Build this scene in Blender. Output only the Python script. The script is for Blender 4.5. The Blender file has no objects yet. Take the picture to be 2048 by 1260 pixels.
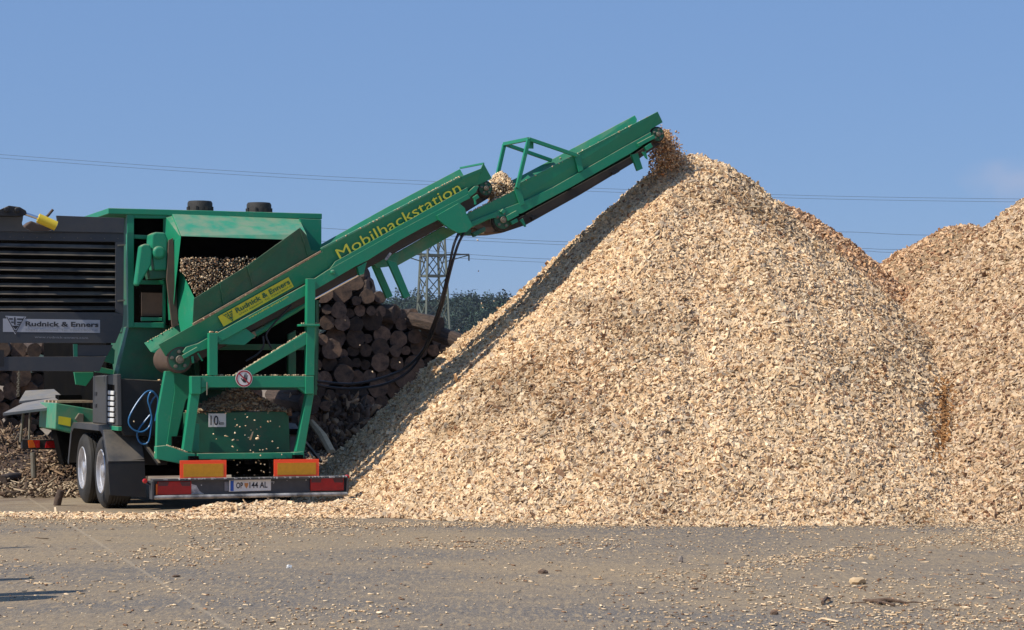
import bpy, bmesh, math, random
import numpy as np
from mathutils import Vector, Matrix

random.seed(7)
R = np.random.RandomState(11)
sc = bpy.context.scene
COL = sc.collection

# ---------------------------------------------------------------- camera
F, CX, HY, EYE = 4680.0, 1024.0, 755.0, 1.7      # focal length / horizon in photo pixels, eye height
cam_d = bpy.data.cameras.new("camera")
cam = bpy.data.objects.new("camera", cam_d)
COL.objects.link(cam)
cam.location = (0, 0, EYE)
cam.rotation_euler = (math.radians(90), 0, 0)
cam_d.sensor_width = 36.0
cam_d.lens = F / 2048.0 * 36.0
cam_d.shift_y = (HY - 630.0) / 2048.0
cam_d.clip_start = 0.2
cam_d.clip_end = 12000
sc.camera = cam

# ---------------------------------------------------------------- light
SUN_EL = math.radians(45)
SUN_H = Vector((-0.86, -0.51, 0)).normalized()
S = Vector((SUN_H.x * math.cos(SUN_EL), SUN_H.y * math.cos(SUN_EL), math.sin(SUN_EL)))
sun_d = bpy.data.lights.new("sun", 'SUN')
sun_d.energy = 4.9
sun_d.angle = math.radians(0.5)
sun_d.color = (1.0, 0.93, 0.82)
sun = bpy.data.objects.new("sun", sun_d)
COL.objects.link(sun)
sun.rotation_euler = S.to_track_quat('Z', 'Y').to_euler()
sun.location = (-40, -20, 60)

world = bpy.data.worlds.new("World")
sc.world = world
world.use_nodes = True
wn = world.node_tree.nodes
wl = world.node_tree.links
wn.clear()
w_out = wn.new('ShaderNodeOutputWorld')
w_bg = wn.new('ShaderNodeBackground')
w_sky = wn.new('ShaderNodeTexSky')
w_sky.sky_type = 'NISHITA'
w_sky.sun_disc = False
w_sky.sun_elevation = SUN_EL
w_sky.sun_rotation = math.atan2(SUN_H.x, SUN_H.y)
w_sky.altitude = 1200
w_sky.air_density = 1.0
w_sky.dust_density = 0.2
w_sky.ozone_density = 4.0
w_bg.inputs['Strength'].default_value = 0.10
# one small soft cloud low in the sky on the right
w_tc = wn.new('ShaderNodeTexCoord')
w_sub = wn.new('ShaderNodeVectorMath'); w_sub.operation = 'SUBTRACT'
cd = Vector(((2045 - CX) / F, 1, (HY - 362) / F)).normalized()
w_sub.inputs[1].default_value = cd
w_scl = wn.new('ShaderNodeVectorMath'); w_scl.operation = 'MULTIPLY'
w_scl.inputs[1].default_value = (55, 20, 120)
w_len = wn.new('ShaderNodeVectorMath'); w_len.operation = 'LENGTH'
w_noi = wn.new('ShaderNodeTexNoise'); w_noi.inputs['Scale'].default_value = 60; w_noi.inputs['Detail'].default_value = 5
w_add = wn.new('ShaderNodeMath'); w_add.operation = 'ADD'
w_nm = wn.new('ShaderNodeMath'); w_nm.operation = 'MULTIPLY_ADD'; w_nm.inputs[1].default_value = 1.6; w_nm.inputs[2].default_value = -0.8
w_map = wn.new('ShaderNodeMapRange')
w_map.inputs['From Min'].default_value = 1.5; w_map.inputs['From Max'].default_value = 0.1
w_map.inputs['To Min'].default_value = 0.0; w_map.inputs['To Max'].default_value = 0.30
w_map.interpolation_type = 'SMOOTHSTEP'
w_mix = wn.new('ShaderNodeMix'); w_mix.data_type = 'RGBA'
w_mix.inputs[7].default_value = (5.6, 5.4, 6.4, 1)
wl.new(w_tc.outputs['Generated'], w_sub.inputs[0])
wl.new(w_sub.outputs[0], w_scl.inputs[0])
wl.new(w_scl.outputs[0], w_len.inputs[0])
wl.new(w_tc.outputs['Generated'], w_noi.inputs['Vector'])
wl.new(w_noi.outputs['Fac'], w_nm.inputs[0])
wl.new(w_len.outputs['Value'], w_add.inputs[0])
wl.new(w_nm.outputs[0], w_add.inputs[1])
wl.new(w_add.outputs[0], w_map.inputs['Value'])
wl.new(w_map.outputs[0], w_mix.inputs[0])
w_even = wn.new('ShaderNodeMix'); w_even.data_type = 'RGBA'      # clear even blue of a hazy summer sky
w_even.inputs[0].default_value = 0.72
w_even.inputs[7].default_value = (1.85, 3.30, 6.45, 1)
wl.new(w_sky.outputs[0], w_even.inputs[6])
wl.new(w_even.outputs[2], w_mix.inputs[6])
wl.new(w_mix.outputs[2], w_bg.inputs['Color'])
wl.new(w_bg.outputs[0], w_out.inputs['Surface'])

sc.view_settings.view_transform = 'Standard'
sc.view_settings.look = 'None'
sc.view_settings.gamma = 1.0
sc.view_settings.exposure = 0.0
sc.cycles.max_bounces = 6
sc.cycles.use_adaptive_sampling = True

# ---------------------------------------------------------------- frames of reference
TH = math.radians(21)                      # the trailer is turned 21 degrees to the left
O = Vector((-4.424, 28.8, 0))              # left end of its rear bumper
CT, ST = math.cos(TH), math.sin(TH)


def W(px, py, Y):
    """point at distance Y seen at a photo pixel"""
    return Vector(((px - CX) / F * Y, Y, EYE - (py - HY) / F * Y))


def GY(py):
    return EYE * F / (py - HY)


def G(px, py):
    """ground point under a photo pixel"""
    return W(px, py, GY(py))


def to_local(w):
    d = w - O
    return Vector((d.x * CT + d.y * ST, -d.x * ST + d.y * CT, d.z))


def to_world(l):
    return O + Vector((l.x * CT - l.y * ST, l.x * ST + l.y * CT, l.z))


def P(px, py, v):
    """trailer coordinates (right, forward, up) of a pixel on the plane forward = v"""
    dx, dz = (px - CX) / F, -(py - HY) / F
    t = (v + (-O.x) * ST + O.y * CT) / (-dx * ST + CT)
    return to_local(Vector((dx * t, t, EYE + dz * t)))


def PU(px, py, u):
    """the same on the plane right = u"""
    dx, dz = (px - CX) / F, -(py - HY) / F
    t = (u + O.x * CT + O.y * ST) / (dx * CT + ST)
    return to_local(Vector((dx * t, t, EYE + dz * t)))


# ---------------------------------------------------------------- materials
def mat(name, color, rough=0.6, metal=0.0, noise=0.0, nscale=6.0, color2=None, dust=0.0,
        dust_col=(0.42, 0.33, 0.22), bump=0.0, bscale=40.0, spec=0.5, grime=0.0, caked=0.0):
    m = bpy.data.materials.new(name)
    m.use_nodes = True
    n, l = m.node_tree.nodes, m.node_tree.links
    b = n['Principled BSDF']
    b.inputs['Roughness'].default_value = rough
    b.inputs['Metallic'].default_value = metal
    b.inputs['Specular IOR Level'].default_value = spec
    b.inputs['Base Color'].default_value = (*color, 1)
    tc = n.new('ShaderNodeTexCoord')
    cur = None
    if noise > 0 or color2:
        t = n.new('ShaderNodeTexNoise'); t.inputs['Scale'].default_value = nscale
        t.inputs['Detail'].default_value = 6; t.inputs['Roughness'].default_value = 0.65
        l.new(tc.outputs['Object'], t.inputs['Vector'])
        r = n.new('ShaderNodeMapRange'); r.inputs['From Min'].default_value = 0.38; r.inputs['From Max'].default_value = 0.66
        r.inputs['To Max'].default_value = noise if noise > 0 else 1.0
        l.new(t.outputs['Fac'], r.inputs['Value'])
        mx = n.new('ShaderNodeMix'); mx.data_type = 'RGBA'
        mx.inputs[6].default_value = (*color, 1)
        mx.inputs[7].default_value = (*(color2 or [c * 0.4 for c in color]), 1)
        l.new(r.outputs[0], mx.inputs[0])
        cur = mx.outputs[2]
    if grime > 0:
        t = n.new('ShaderNodeTexNoise'); t.inputs['Scale'].default_value = 2.3
        t.inputs['Detail'].default_value = 8; t.inputs['Roughness'].default_value = 0.75
        l.new(tc.outputs['Object'], t.inputs['Vector'])
        r = n.new('ShaderNodeMapRange'); r.inputs['From Min'].default_value = 0.5; r.inputs['From Max'].default_value = 0.72
        r.inputs['To Max'].default_value = grime
        l.new(t.outputs['Fac'], r.inputs['Value'])
        mx = n.new('ShaderNodeMix'); mx.data_type = 'RGBA'
        if cur: l.new(cur, mx.inputs[6])
        else: mx.inputs[6].default_value = (*color, 1)
        mx.inputs[7].default_value = (0.13, 0.10, 0.07, 1)
        l.new(r.outputs[0], mx.inputs[0])
        cur = mx.outputs[2]
    if caked > 0:
        for sc_, lo_, hi_, amt, colr in ((7.0, 0.56, 0.74, caked, (0.30, 0.27, 0.17)), (38.0, 0.63, 0.72, caked * 0.9, (0.22, 0.15, 0.09))):
            t = n.new('ShaderNodeTexNoise'); t.inputs['Scale'].default_value = sc_
            t.inputs['Detail'].default_value = 9; t.inputs['Roughness'].default_value = 0.8
            l.new(tc.outputs['Object'], t.inputs['Vector'])
            r = n.new('ShaderNodeMapRange'); r.inputs['From Min'].default_value = lo_; r.inputs['From Max'].default_value = hi_
            r.inputs['To Max'].default_value = amt
            l.new(t.outputs['Fac'], r.inputs['Value'])
            mx = n.new('ShaderNodeMix'); mx.data_type = 'RGBA'
            if cur: l.new(cur, mx.inputs[6])
            else: mx.inputs[6].default_value = (*color, 1)
            mx.inputs[7].default_value = (*colr, 1)
            l.new(r.outputs[0], mx.inputs[0])
            cur = mx.outputs[2]
    if dust > 0:
        # settled wood dust on faces that point up
        g = n.new('ShaderNodeNewGeometry')
        sp = n.new('ShaderNodeSeparateXYZ'); l.new(g.outputs['Normal'], sp.inputs[0])
        r = n.new('ShaderNodeMapRange'); r.inputs['From Min'].default_value = 0.25; r.inputs['From Max'].default_value = 0.9
        r.inputs['To Max'].default_value = dust
        l.new(sp.outputs['Z'], r.inputs['Value'])
        t = n.new('ShaderNodeTexNoise'); t.inputs['Scale'].default_value = 5; t.inputs['Detail'].default_value = 8
        l.new(tc.outputs['Object'], t.inputs['Vector'])
        r2 = n.new('ShaderNodeMapRange'); r2.inputs['From Min'].default_value = 0.3; r2.inputs['From Max'].default_value = 0.6
        l.new(t.outputs['Fac'], r2.inputs['Value'])
        mu = n.new('ShaderNodeMath'); mu.operation = 'MULTIPLY'
        l.new(r.outputs[0], mu.inputs[0]); l.new(r2.outputs[0], mu.inputs[1])
        mx = n.new('ShaderNodeMix'); mx.data_type = 'RGBA'
        if cur: l.new(cur, mx.inputs[6])
        else: mx.inputs[6].default_value = (*color, 1)
        mx.inputs[7].default_value = (*dust_col, 1)
        l.new(mu.outputs[0], mx.inputs[0])
        cur = mx.outputs[2]
    if cur: l.new(cur, b.inputs['Base Color'])
    if bump > 0:
        t = n.new('ShaderNodeTexNoise'); t.inputs['Scale'].default_value = bscale; t.inputs['Detail'].default_value = 6
        l.new(tc.outputs['Object'], t.inputs['Vector'])
        bp = n.new('ShaderNodeBump'); bp.inputs['Strength'].default_value = bump; bp.inputs['Distance'].default_value = 0.02
        l.new(t.outputs['Fac'], bp.inputs['Height']); l.new(bp.outputs[0], b.inputs['Normal'])
    return m


def mat_tint(name, rough=0.8, mult=1.0, translucent=0.0):
    """base colour from the mesh's per-piece 'tint' attribute, slightly mottled"""
    m = bpy.data.materials.new(name)
    m.use_nodes = True
    n, l = m.node_tree.nodes, m.node_tree.links
    b = n['Principled BSDF']
    b.inputs['Roughness'].default_value = rough
    b.inputs['Specular IOR Level'].default_value = 0.25
    a = n.new('ShaderNodeAttribute'); a.attribute_name = 'tint'
    tc = n.new('ShaderNodeTexCoord')
    t = n.new('ShaderNodeTexNoise'); t.inputs['Scale'].default_value = 45; t.inputs['Detail'].default_value = 3
    l.new(tc.outputs['Object'], t.inputs['Vector'])
    r = n.new('ShaderNodeMapRange'); r.inputs['From Min'].default_value = 0.3; r.inputs['From Max'].default_value = 0.7
    r.inputs['To Min'].default_value = 0.75 * mult; r.inputs['To Max'].default_value = 1.2 * mult
    l.new(t.outputs['Fac'], r.inputs['Value'])
    mx = n.new('ShaderNodeVectorMath'); mx.operation = 'SCALE'
    l.new(a.outputs['Color'], mx.inputs[0]); l.new(r.outputs[0], mx.inputs['Scale'])
    l.new(mx.outputs[0], b.inputs['Base Color'])
    return m


GREEN = (0.010, 0.245, 0.125)
M = {}
M['green'] = mat('green_paint', GREEN, 0.42, noise=0.16, nscale=3.0, color2=(0.02, 0.17, 0.09), dust=0.75, grime=0.12, caked=0.26)
M['green_dusty'] = mat('dusty_green_paint', (0.03, 0.27, 0.155), 0.55, noise=0.42, nscale=5, color2=(0.26, 0.25, 0.15), dust=0.22, caked=0.4)
M['green_dark'] = mat('darkened_green_paint', (0.012, 0.13, 0.065), 0.55, noise=0.5, nscale=4, color2=(0.03, 0.07, 0.04), dust=0.5, grime=0.5)  # machine green darkened; on the splash guard it stands in for shade
M['black'] = mat('black_steel', (0.010, 0.010, 0.012), 0.6, noise=0.5, nscale=9, color2=(0.022, 0.020, 0.018), dust=0.5)
M['void'] = mat('shade_black', (0.004, 0.004, 0.004), 0.9, noise=0.6, nscale=4, color2=(0.010, 0.008, 0.006), spec=0.03)  # near-black colour standing in for shade in cavities and underneath
M['anthracite'] = mat('anthracite_paint', (0.036, 0.040, 0.048), 0.5, noise=0.5, nscale=3, color2=(0.055, 0.055, 0.058), dust=0.4, grime=0.2)
M['slat'] = mat('louvre_paint', (0.034, 0.035, 0.038), 0.5, dust=0.35)
M['grey'] = mat('grey_steel', (0.20, 0.21, 0.24), 0.5, noise=0.5, nscale=8, color2=(0.11, 0.11, 0.12), dust=0.4)
M['bumper'] = mat('bumper_paint', (0.045, 0.048, 0.055), 0.45, noise=0.4, nscale=8, color2=(0.09, 0.09, 0.09), dust=0.6, dust_col=(0.5, 0.47, 0.42))
M['chipped'] = mat('chipped_white_paint', (0.62, 0.62, 0.62), 0.5, noise=1.0, nscale=14, color2=(0.08, 0.08, 0.09))
M['worn_tube'] = mat('worn_tube_paint', (0.085, 0.088, 0.095), 0.5, noise=0.75, nscale=5, color2=(0.55, 0.55, 0.54))
M['rubber'] = mat('rubber', (0.017, 0.016, 0.016), 0.75, noise=0.6, nscale=6, color2=(0.045, 0.040, 0.034), bump=0.2)
M['belt'] = mat('conveyor_belt', (0.02, 0.017, 0.015), 0.7, noise=0.6, nscale=4, color2=(0.05, 0.035, 0.025))
M['belt_brown'] = mat('dusty_belt', (0.11, 0.07, 0.05), 0.8, noise=0.6, nscale=5, color2=(0.05, 0.035, 0.03))
M['chrome'] = mat('chrome', (0.75, 0.76, 0.8), 0.12, 1.0)
M['alu'] = mat('rim_silver', (0.62, 0.62, 0.65), 0.38, 0.55, noise=0.5, nscale=9, color2=(0.28, 0.26, 0.24))
M['steel'] = mat('bare_steel', (0.20, 0.19, 0.15), 0.6, 0.3, noise=0.7, nscale=12, color2=(0.16, 0.11, 0.07))
M['rust'] = mat('rusty_dust', (0.33, 0.20, 0.13), 0.85, noise=1.0, nscale=12, color2=(0.52, 0.42, 0.27))
M['yellow'] = mat('yellow_foil', (0.70, 0.64, 0.03), 0.45, noise=0.30, nscale=10, color2=(0.45, 0.42, 0.08))
M['letter_yellow'] = mat('lettering_yellow', (0.85, 0.86, 0.08), 0.45, noise=0.25, nscale=12, color2=(0.5, 0.5, 0.08))
M['yellow_paint'] = mat('yellow_paint', (0.78, 0.56, 0.03), 0.4, noise=0.25, nscale=8, color2=(0.5, 0.36, 0.05))
M['foil_green'] = mat('foil_green', (0.02, 0.13, 0.06), 0.5)
M['silver_foil'] = mat('silver_foil', (0.34, 0.35, 0.39), 0.4, noise=0.25, nscale=9, color2=(0.27, 0.28, 0.31))
M['ink'] = mat('ink', (0.015, 0.015, 0.02), 0.6)
M['ink_faint'] = mat('faded_ink', (0.20, 0.21, 0.24), 0.6)
M['white'] = mat('white_plate', (0.72, 0.72, 0.70), 0.45, noise=0.3, nscale=12, color2=(0.5, 0.47, 0.42))
M['red_ring'] = mat('red_ring', (0.33, 0.02, 0.03), 0.5)
M['red_lens'] = mat('red_lens', (0.42, 0.012, 0.012), 0.2, noise=0.5, nscale=16, color2=(0.25, 0.01, 0.01))
M['dark_lens'] = mat('smoked_lens', (0.10, 0.03, 0.03), 0.25)
M['amber_lens'] = mat('amber_lens', (0.65, 0.13, 0.01), 0.25)
M['refl_red'] = mat('retroreflector_red', (1.0, 0.085, 0.02), 0.35)
M['refl_amber'] = mat('retroreflector_amber', (0.60, 0.27, 0.008), 0.3, noise=0.4, nscale=20, color2=(0.40, 0.17, 0.01))
M['blue_band'] = mat('blue_band', (0.02, 0.09, 0.42), 0.4)
M['crest'] = mat('crest_gold', (0.50, 0.22, 0.06), 0.5)
M['blue_hose'] = mat('blue_hose', (0.035, 0.16, 0.36), 0.35)
M['hose'] = mat('black_hose', (0.012, 0.013, 0.02), 0.45)
M['chips'] = mat_tint('wood_chips')
M['bark_bits'] = mat_tint('bark_bits', 0.9)
M['leaf'] = mat_tint('far_foliage', 0.8)
M['bark'] = mat('bark', (0.095, 0.062, 0.044), 0.9, noise=0.9, nscale=5, color2=(0.022, 0.017, 0.015), bump=0.8, bscale=14)
M['cut'] = mat('cut_wood', (0.175, 0.105, 0.066), 0.85, noise=1.0, nscale=1.3, color2=(0.05, 0.034, 0.026), bump=0.6, bscale=9)
_n, _l = M['cut'].node_tree.nodes, M['cut'].node_tree.links
_oi = _n.new('ShaderNodeObjectInfo'); _mr = _n.new('ShaderNodeMapRange')
_mr.inputs['To Min'].default_value = 0.30; _mr.inputs['To Max'].default_value = 1.55
_hs = _n.new('ShaderNodeHueSaturation')
_src = _n['Principled BSDF'].inputs['Base Color'].links[0].from_socket
_l.new(_oi.outputs['Random'], _mr.inputs['Value']); _l.new(_mr.outputs[0], _hs.inputs['Value'])
_l.new(_src, _hs.inputs['Color']); _l.new(_hs.outputs[0], _n['Principled BSDF'].inputs['Base Color'])
M['fresh'] = mat('fresh_wood', (0.62, 0.45, 0.26), 0.8, noise=0.6, nscale=7, color2=(0.42, 0.28, 0.15))
M['galv'] = mat('weathered_galvanised_steel', (0.12, 0.14, 0.115), 0.6, noise=0.5, nscale=2, color2=(0.09, 0.10, 0.09))
M['wire'] = mat('wire', (0.09, 0.10, 0.12), 0.5)
M['clod'] = mat('clod_bark', (0.16, 0.10, 0.065), 0.9, noise=0.8, nscale=25, color2=(0.07, 0.045, 0.03), bump=0.6)
M['stone'] = mat('stone', (0.30, 0.25, 0.21), 0.9, noise=0.7, nscale=20, color2=(0.17, 0.13, 0.10))


# ---------------------------------------------------------------- mesh building
class MB:
    def __init__(self):
        self.v, self.f, self.m, self.p = [], [], [], []

    def add(self, verts, faces, mi=0):
        k = len(self.v)
        self.v += [tuple(p) for p in verts]
        self.f += [tuple(i + k for i in q) for q in faces]
        self.m += [mi] * len(faces)
        self.p.append((k, len(self.v), len(self.f) - len(faces), len(self.f)))
        return self

    def prism(self, pts, off, mi=0):
        n = len(pts)
        off = Vector(off)
        vs = list(pts) + [p + off for p in pts]
        fs = [tuple(range(n)), tuple(reversed(range(n, 2 * n)))]
        fs += [(i, (i + 1) % n, n + (i + 1) % n, n + i) for i in range(n)]
        return self.add(vs, fs, mi)

    def plate(self, pix, v, t, mi=0):
        """polygon given by photo pixels on plane v (or its own v per corner), t metres thick going forward"""
        pts = [P(q[0], q[1], q[2] if len(q) > 2 else v) for q in pix]
        return self.prism(pts, (0, t, 0), mi)

    def box(self, lo, hi, mi=0):
        x0, y0, z0 = lo; x1, y1, z1 = hi
        vs = [(x0, y0, z0), (x1, y0, z0), (x1, y1, z0), (x0, y1, z0), (x0, y0, z1), (x1, y0, z1), (x1, y1, z1), (x0, y1, z1)]
        fs = [(0, 3, 2, 1), (4, 5, 6, 7), (0, 1, 5, 4), (1, 2, 6, 5), (2, 3, 7, 6), (3, 0, 4, 7)]
        return self.add(vs, fs, mi)

    def tube(self, pts, r, n=10, mi=0, cap=True):
        pts = [Vector(p) for p in pts]
        rs = r if isinstance(r, (list, tuple)) else [r] * len(pts)
        rings = []
        up = Vector((0.13, 0.21, 0.97))
        for i, p in enumerate(pts):
            d = (pts[min(i + 1, len(pts) - 1)] - pts[max(i - 1, 0)]).normalized()
            a = d.cross(up)
            if a.length < 1e-3: a = d.cross(Vector((1, 0, 0)))
            a.normalize(); b = d.cross(a)
            rings.append([p + (a * math.cos(2 * math.pi * k / n) + b * math.sin(2 * math.pi * k / n)) * rs[i] for k in range(n)])
        vs = [q for ring in rings for q in ring]
        fs = []
        for i in range(len(pts) - 1):
            for k in range(n):
                fs.append((i * n + k, i * n + (k + 1) % n, (i + 1) * n + (k + 1) % n, (i + 1) * n + k))
        if cap:
            fs.append(tuple(reversed(range(n)))); fs.append(tuple(range((len(pts) - 1) * n, len(pts) * n)))
        return self.add(vs, fs, mi)

    def bar(self, a, b, w, h=None, mi=0):
        """square tube from a to b"""
        a, b = Vector(a), Vector(b)
        h = h or w
        d = (b - a).normalized()
        s = d.cross(Vector((0, 0, 1)))
        if s.length < 0.05: s = d.cross(Vector((0, 1, 0)))
        s.normalize(); t = s.cross(d)
        vs = [p + s * sx * w / 2 + t * tz * h / 2 for p in (a, b) for sx, tz in ((-1, -1), (1, -1), (1, 1), (-1, 1))]
        return self.add(vs, [(3, 2, 1, 0), (4, 5, 6, 7), (0, 1, 5, 4), (1, 2, 6, 5), (2, 3, 7, 6), (3, 0, 4, 7)], mi)

    def lathe(self, prof, centre, axis, n=32, mi=0, closed=False, cap=True):
        """profile of (radius, along) turned about an axis"""
        c = Vector(centre); ax = Vector(axis).normalized()
        a = ax.cross(Vector((0, 0, 1)))
        if a.length < 1e-3: a = Vector((1, 0, 0))
        a.normalize(); b = ax.cross(a)
        vs = [c + ax * h + (a * math.cos(2 * math.pi * k / n) + b * math.sin(2 * math.pi * k / n)) * r for r, h in prof for k in range(n)]
        fs = []
        m = len(prof)
        for i in range(m if closed else m - 1):
            j = (i + 1) % m
            for k in range(n):
                fs.append((i * n + k, i * n + (k + 1) % n, j * n + (k + 1) % n, j * n + k))
        if not closed and cap:
            if prof[0][0] > 1e-4: fs.append(tuple(reversed(range(n))))
            if prof[-1][0] > 1e-4: fs.append(tuple(range((m - 1) * n, m * n)))
        return self.add(vs, fs, mi)

    def each(self, name, mats, parent=None, bevel=0.0, smooth=False):
        """one object per added shape"""
        out = []
        for (v0, v1, f0, f1) in self.p:
            q = MB(); q.v = self.v[v0:v1]; q.f = [tuple(i - v0 for i in t) for t in self.f[f0:f1]]; q.m = self.m[f0:f1]
            out.append(q.build(name, mats, parent, bevel, smooth))
        return out

    def build(self, name, mats, parent=None, bevel=0.0, smooth=False):
        me = bpy.data.meshes.new(name)
        me.from_pydata(self.v, [], self.f)
        mats = mats if isinstance(mats, (list, tuple)) else [mats]
        for m in mats: me.materials.append(m)
        me.polygons.foreach_set('material_index', self.m)
        bm = bmesh.new(); bm.from_mesh(me)
        bmesh.ops.recalc_face_normals(bm, faces=bm.faces)
        bm.to_mesh(me); bm.free()
        if smooth:
            me.polygons.foreach_set('use_smooth', [True] * len(me.polygons))
            try: me.set_sharp_from_angle(angle=math.radians(38))
            except Exception: pass
        o = bpy.data.objects.new(name, me)
        COL.objects.link(o)
        if parent: o.parent = parent
        if bevel > 0:
            bv = o.modifiers.new('bevel', 'BEVEL'); bv.width = bevel; bv.segments = 2; bv.limit_method = 'ANGLE'
        return o


def tag(o, label=None, cat=None, group=None, kind=None):
    if label: o['label'] = label
    if cat: o['category'] = cat
    if group: o['group'] = group
    if kind: o['kind'] = kind
    return o


def empty(name, loc, rz=0.0):
    o = bpy.data.objects.new(name, None)
    COL.objects.link(o)
    o.location = loc; o.rotation_euler = (0, 0, rz)
    o.empty_display_size = 0.3
    return o


_font = {}


def text_flat(s, bl, br, tl, off, name, m, parent, bold=0.0, wide=True):
    """flat lettering: baseline from bl to br, capitals reach tl"""
    def verts_of(body):
        c = bpy.data.curves.new('t', 'FONT'); c.body = body; c.offset = bold; c.resolution_u = 3
        ob = bpy.data.objects.new('t', c); COL.objects.link(ob)
        dg = bpy.context.evaluated_depsgraph_get()
        me = bpy.data.meshes.new_from_object(ob.evaluated_get(dg))
        bpy.data.objects.remove(ob); bpy.data.curves.remove(c)
        return me
    if 'H' not in _font:
        h = verts_of('H'); _font['H'] = max(v.co.y for v in h.vertices); bpy.data.meshes.remove(h)
    me = verts_of(s)
    xs = [v.co.x for v in me.vertices]
    x0, x1 = min(xs), max(xs)
    bl, br, tl, off = Vector(bl), Vector(br), Vector(tl), Vector(off)
    for v in me.vertices:
        v.co = bl + (br - bl) * ((v.co.x - x0) / (x1 - x0)) + (tl - bl) * (v.co.y / _font['H']) + off
    me.materials.clear(); me.materials.append(m)
    me.name = name
    o = bpy.data.objects.new(name, me); COL.objects.link(o); o.parent = parent
    return o


# ---------------------------------------------------------------- numpy meshes (chips, leaves, height fields)
def vnoise(x, y, seed, scale):
    """smooth value noise in 0..1"""
    rs = np.random.RandomState(seed)
    tab = rs.rand(64, 64)
    xs, ys = np.asarray(x) / scale + 1000.0, np.asarray(y) / scale + 1000.0
    xi, yi = np.floor(xs).astype(int), np.floor(ys).astype(int)
    fx, fy = xs - xi, ys - yi
    fx, fy = fx * fx * (3 - 2 * fx), fy * fy * (3 - 2 * fy)
    g = lambda a, b: tab[a % 64, b % 64]
    return (g(xi, yi) * (1 - fx) + g(xi + 1, yi) * fx) * (1 - fy) + (g(xi, yi + 1) * (1 - fx) + g(xi + 1, yi + 1) * fx) * fy


def fbm(x, y, seed, scale, octs=4):
    t, a, n = 0, 1.0, 0
    for i in range(octs):
        t = t + a * vnoise(x, y, seed + i, scale / 2 ** i); n += a; a *= 0.5
    return t / n


def quad_object(name, verts, faces, tint, m, parent=None, smooth_n=0):
    me = bpy.data.meshes.new(name)
    nv, nf = len(verts), len(faces)
    me.vertices.add(nv); me.vertices.foreach_set('co', np.ascontiguousarray(verts, dtype=np.float32).ravel())
    me.loops.add(nf * 4); me.loops.foreach_set('vertex_index', np.ascontiguousarray(faces, dtype=np.int32).ravel())
    me.polygons.add(nf)
    me.polygons.foreach_set('loop_start', np.arange(nf, dtype=np.int32) * 4)
    me.polygons.foreach_set('loop_total', np.full(nf, 4, dtype=np.int32))
    if smooth_n:
        sm = np.zeros(nf, dtype=bool); sm[:smooth_n] = True
        me.polygons.foreach_set('use_smooth', sm)
    me.update(calc_edges=True)
    at = me.attributes.new('tint', 'FLOAT_COLOR', 'POINT')
    c = np.ones((nv, 4), dtype=np.float32); c[:, :3] = tint
    at.data.foreach_set('color', c.ravel())
    me.materials.append(m)
    o = bpy.data.objects.new(name, me); COL.objects.link(o)
    if parent: o.parent = parent
    return o


def norm(a):
    return a / np.maximum(np.linalg.norm(a, axis=1, keepdims=True), 1e-9)


def chip_geo(pos, nrm, length, width, thick, rng, tilt=0.5, lift=0.3):
    """splintery little blocks lying on a surface; returns verts, faces"""
    n = len(pos)
    nn = norm(nrm + rng.randn(n, 3) * tilt)
    t = norm(np.cross(nn, rng.randn(n, 3)))
    b = np.cross(nn, t)
    c = np.array([(-1, -1, -1), (1, -1, -1), (1, 1, -1), (-1, 1, -1), (-1, -1, 1), (1, -1, 1), (1, 1, 1), (-1, 1, 1)], float)
    j = 1 + (rng.rand(n, 8, 3) - 0.5) * np.array([0.5, 0.9, 0.8])
    q = c[None] * j * 0.5
    q[:, :, 0] *= length[:, None]; q[:, :, 1] *= width[:, None]; q[:, :, 2] *= thick[:, None]
    bend = (rng.rand(n) - 0.4) * 0.5
    q[:, :, 2] -= bend[:, None] * (np.abs(q[:, :, 0]) ** 1.0) * 0.8
    v = pos[:, None] + q[:, :, :1] * t[:, None] + q[:, :, 1:2] * b[:, None] + q[:, :, 2:] * nn[:, None]
    v = v + nrm[:, None] * (thick * lift)[:, None, None]
    f = np.array([(0, 3, 2, 1), (4, 5, 6, 7), (0, 1, 5, 4), (1, 2, 6, 5), (2, 3, 7, 6), (3, 0, 4, 7)])
    faces = (np.arange(n)[:, None, None] * 8 + f[None]).reshape(-1, 4)
    return v.reshape(-1, 3), faces


PALE, TAN, BROWN, GREYW = np.array((0.86, 0.67, 0.440)), np.array((0.70, 0.475, 0.262)), np.array((0.28, 0.155, 0.085)), np.array((0.52, 0.40, 0.28))


def chip_tint(n, rng, warm=0.5, brown=0.07, level=1.0):
    a = np.clip(rng.rand(n) * 1.1 - 0.05 + (0.5 - warm) * 0.4, 0, 1)[:, None]
    c = PALE * a + TAN * (1 - a)
    g = rng.rand(n) < 0.15
    c[g] = GREYW
    k = rng.rand(n) < brown
    c[k] = BROWN * (0.7 + 0.9 * rng.rand(k.sum(), 1))
    lv_ = np.asarray(level, float)
    return c * (0.8 + 0.4 * rng.rand(n, 1)) * (lv_ if lv_.shape == (3,) else np.reshape(lv_, (-1, 1)))


def chip_dims(n, rng, s=1.0):
    l = np.clip(np.exp(rng.randn(n) * 0.48) * 0.041, 0.014, 0.14) * s
    w = np.clip(l * (0.32 + 0.38 * rng.rand(n)), 0.012, 0.05)
    t = 0.006 + 0.012 * rng.rand(n)
    long = rng.rand(n) < 0.016
    l[long] *= 2.2; w[long] *= 0.6
    return l, w, t


# ================================================================= SETTING
gm = bpy.data.materials.new('yard_surface')
gm.use_nodes = True
gn, gl = gm.node_tree.nodes, gm.node_tree.links
gb = gn['Principled BSDF']; gb.inputs['Roughness'].default_value = 0.85; gb.inputs['Specular IOR Level'].default_value = 0.3
gtc = gn.new('ShaderNodeTexCoord')


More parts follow.
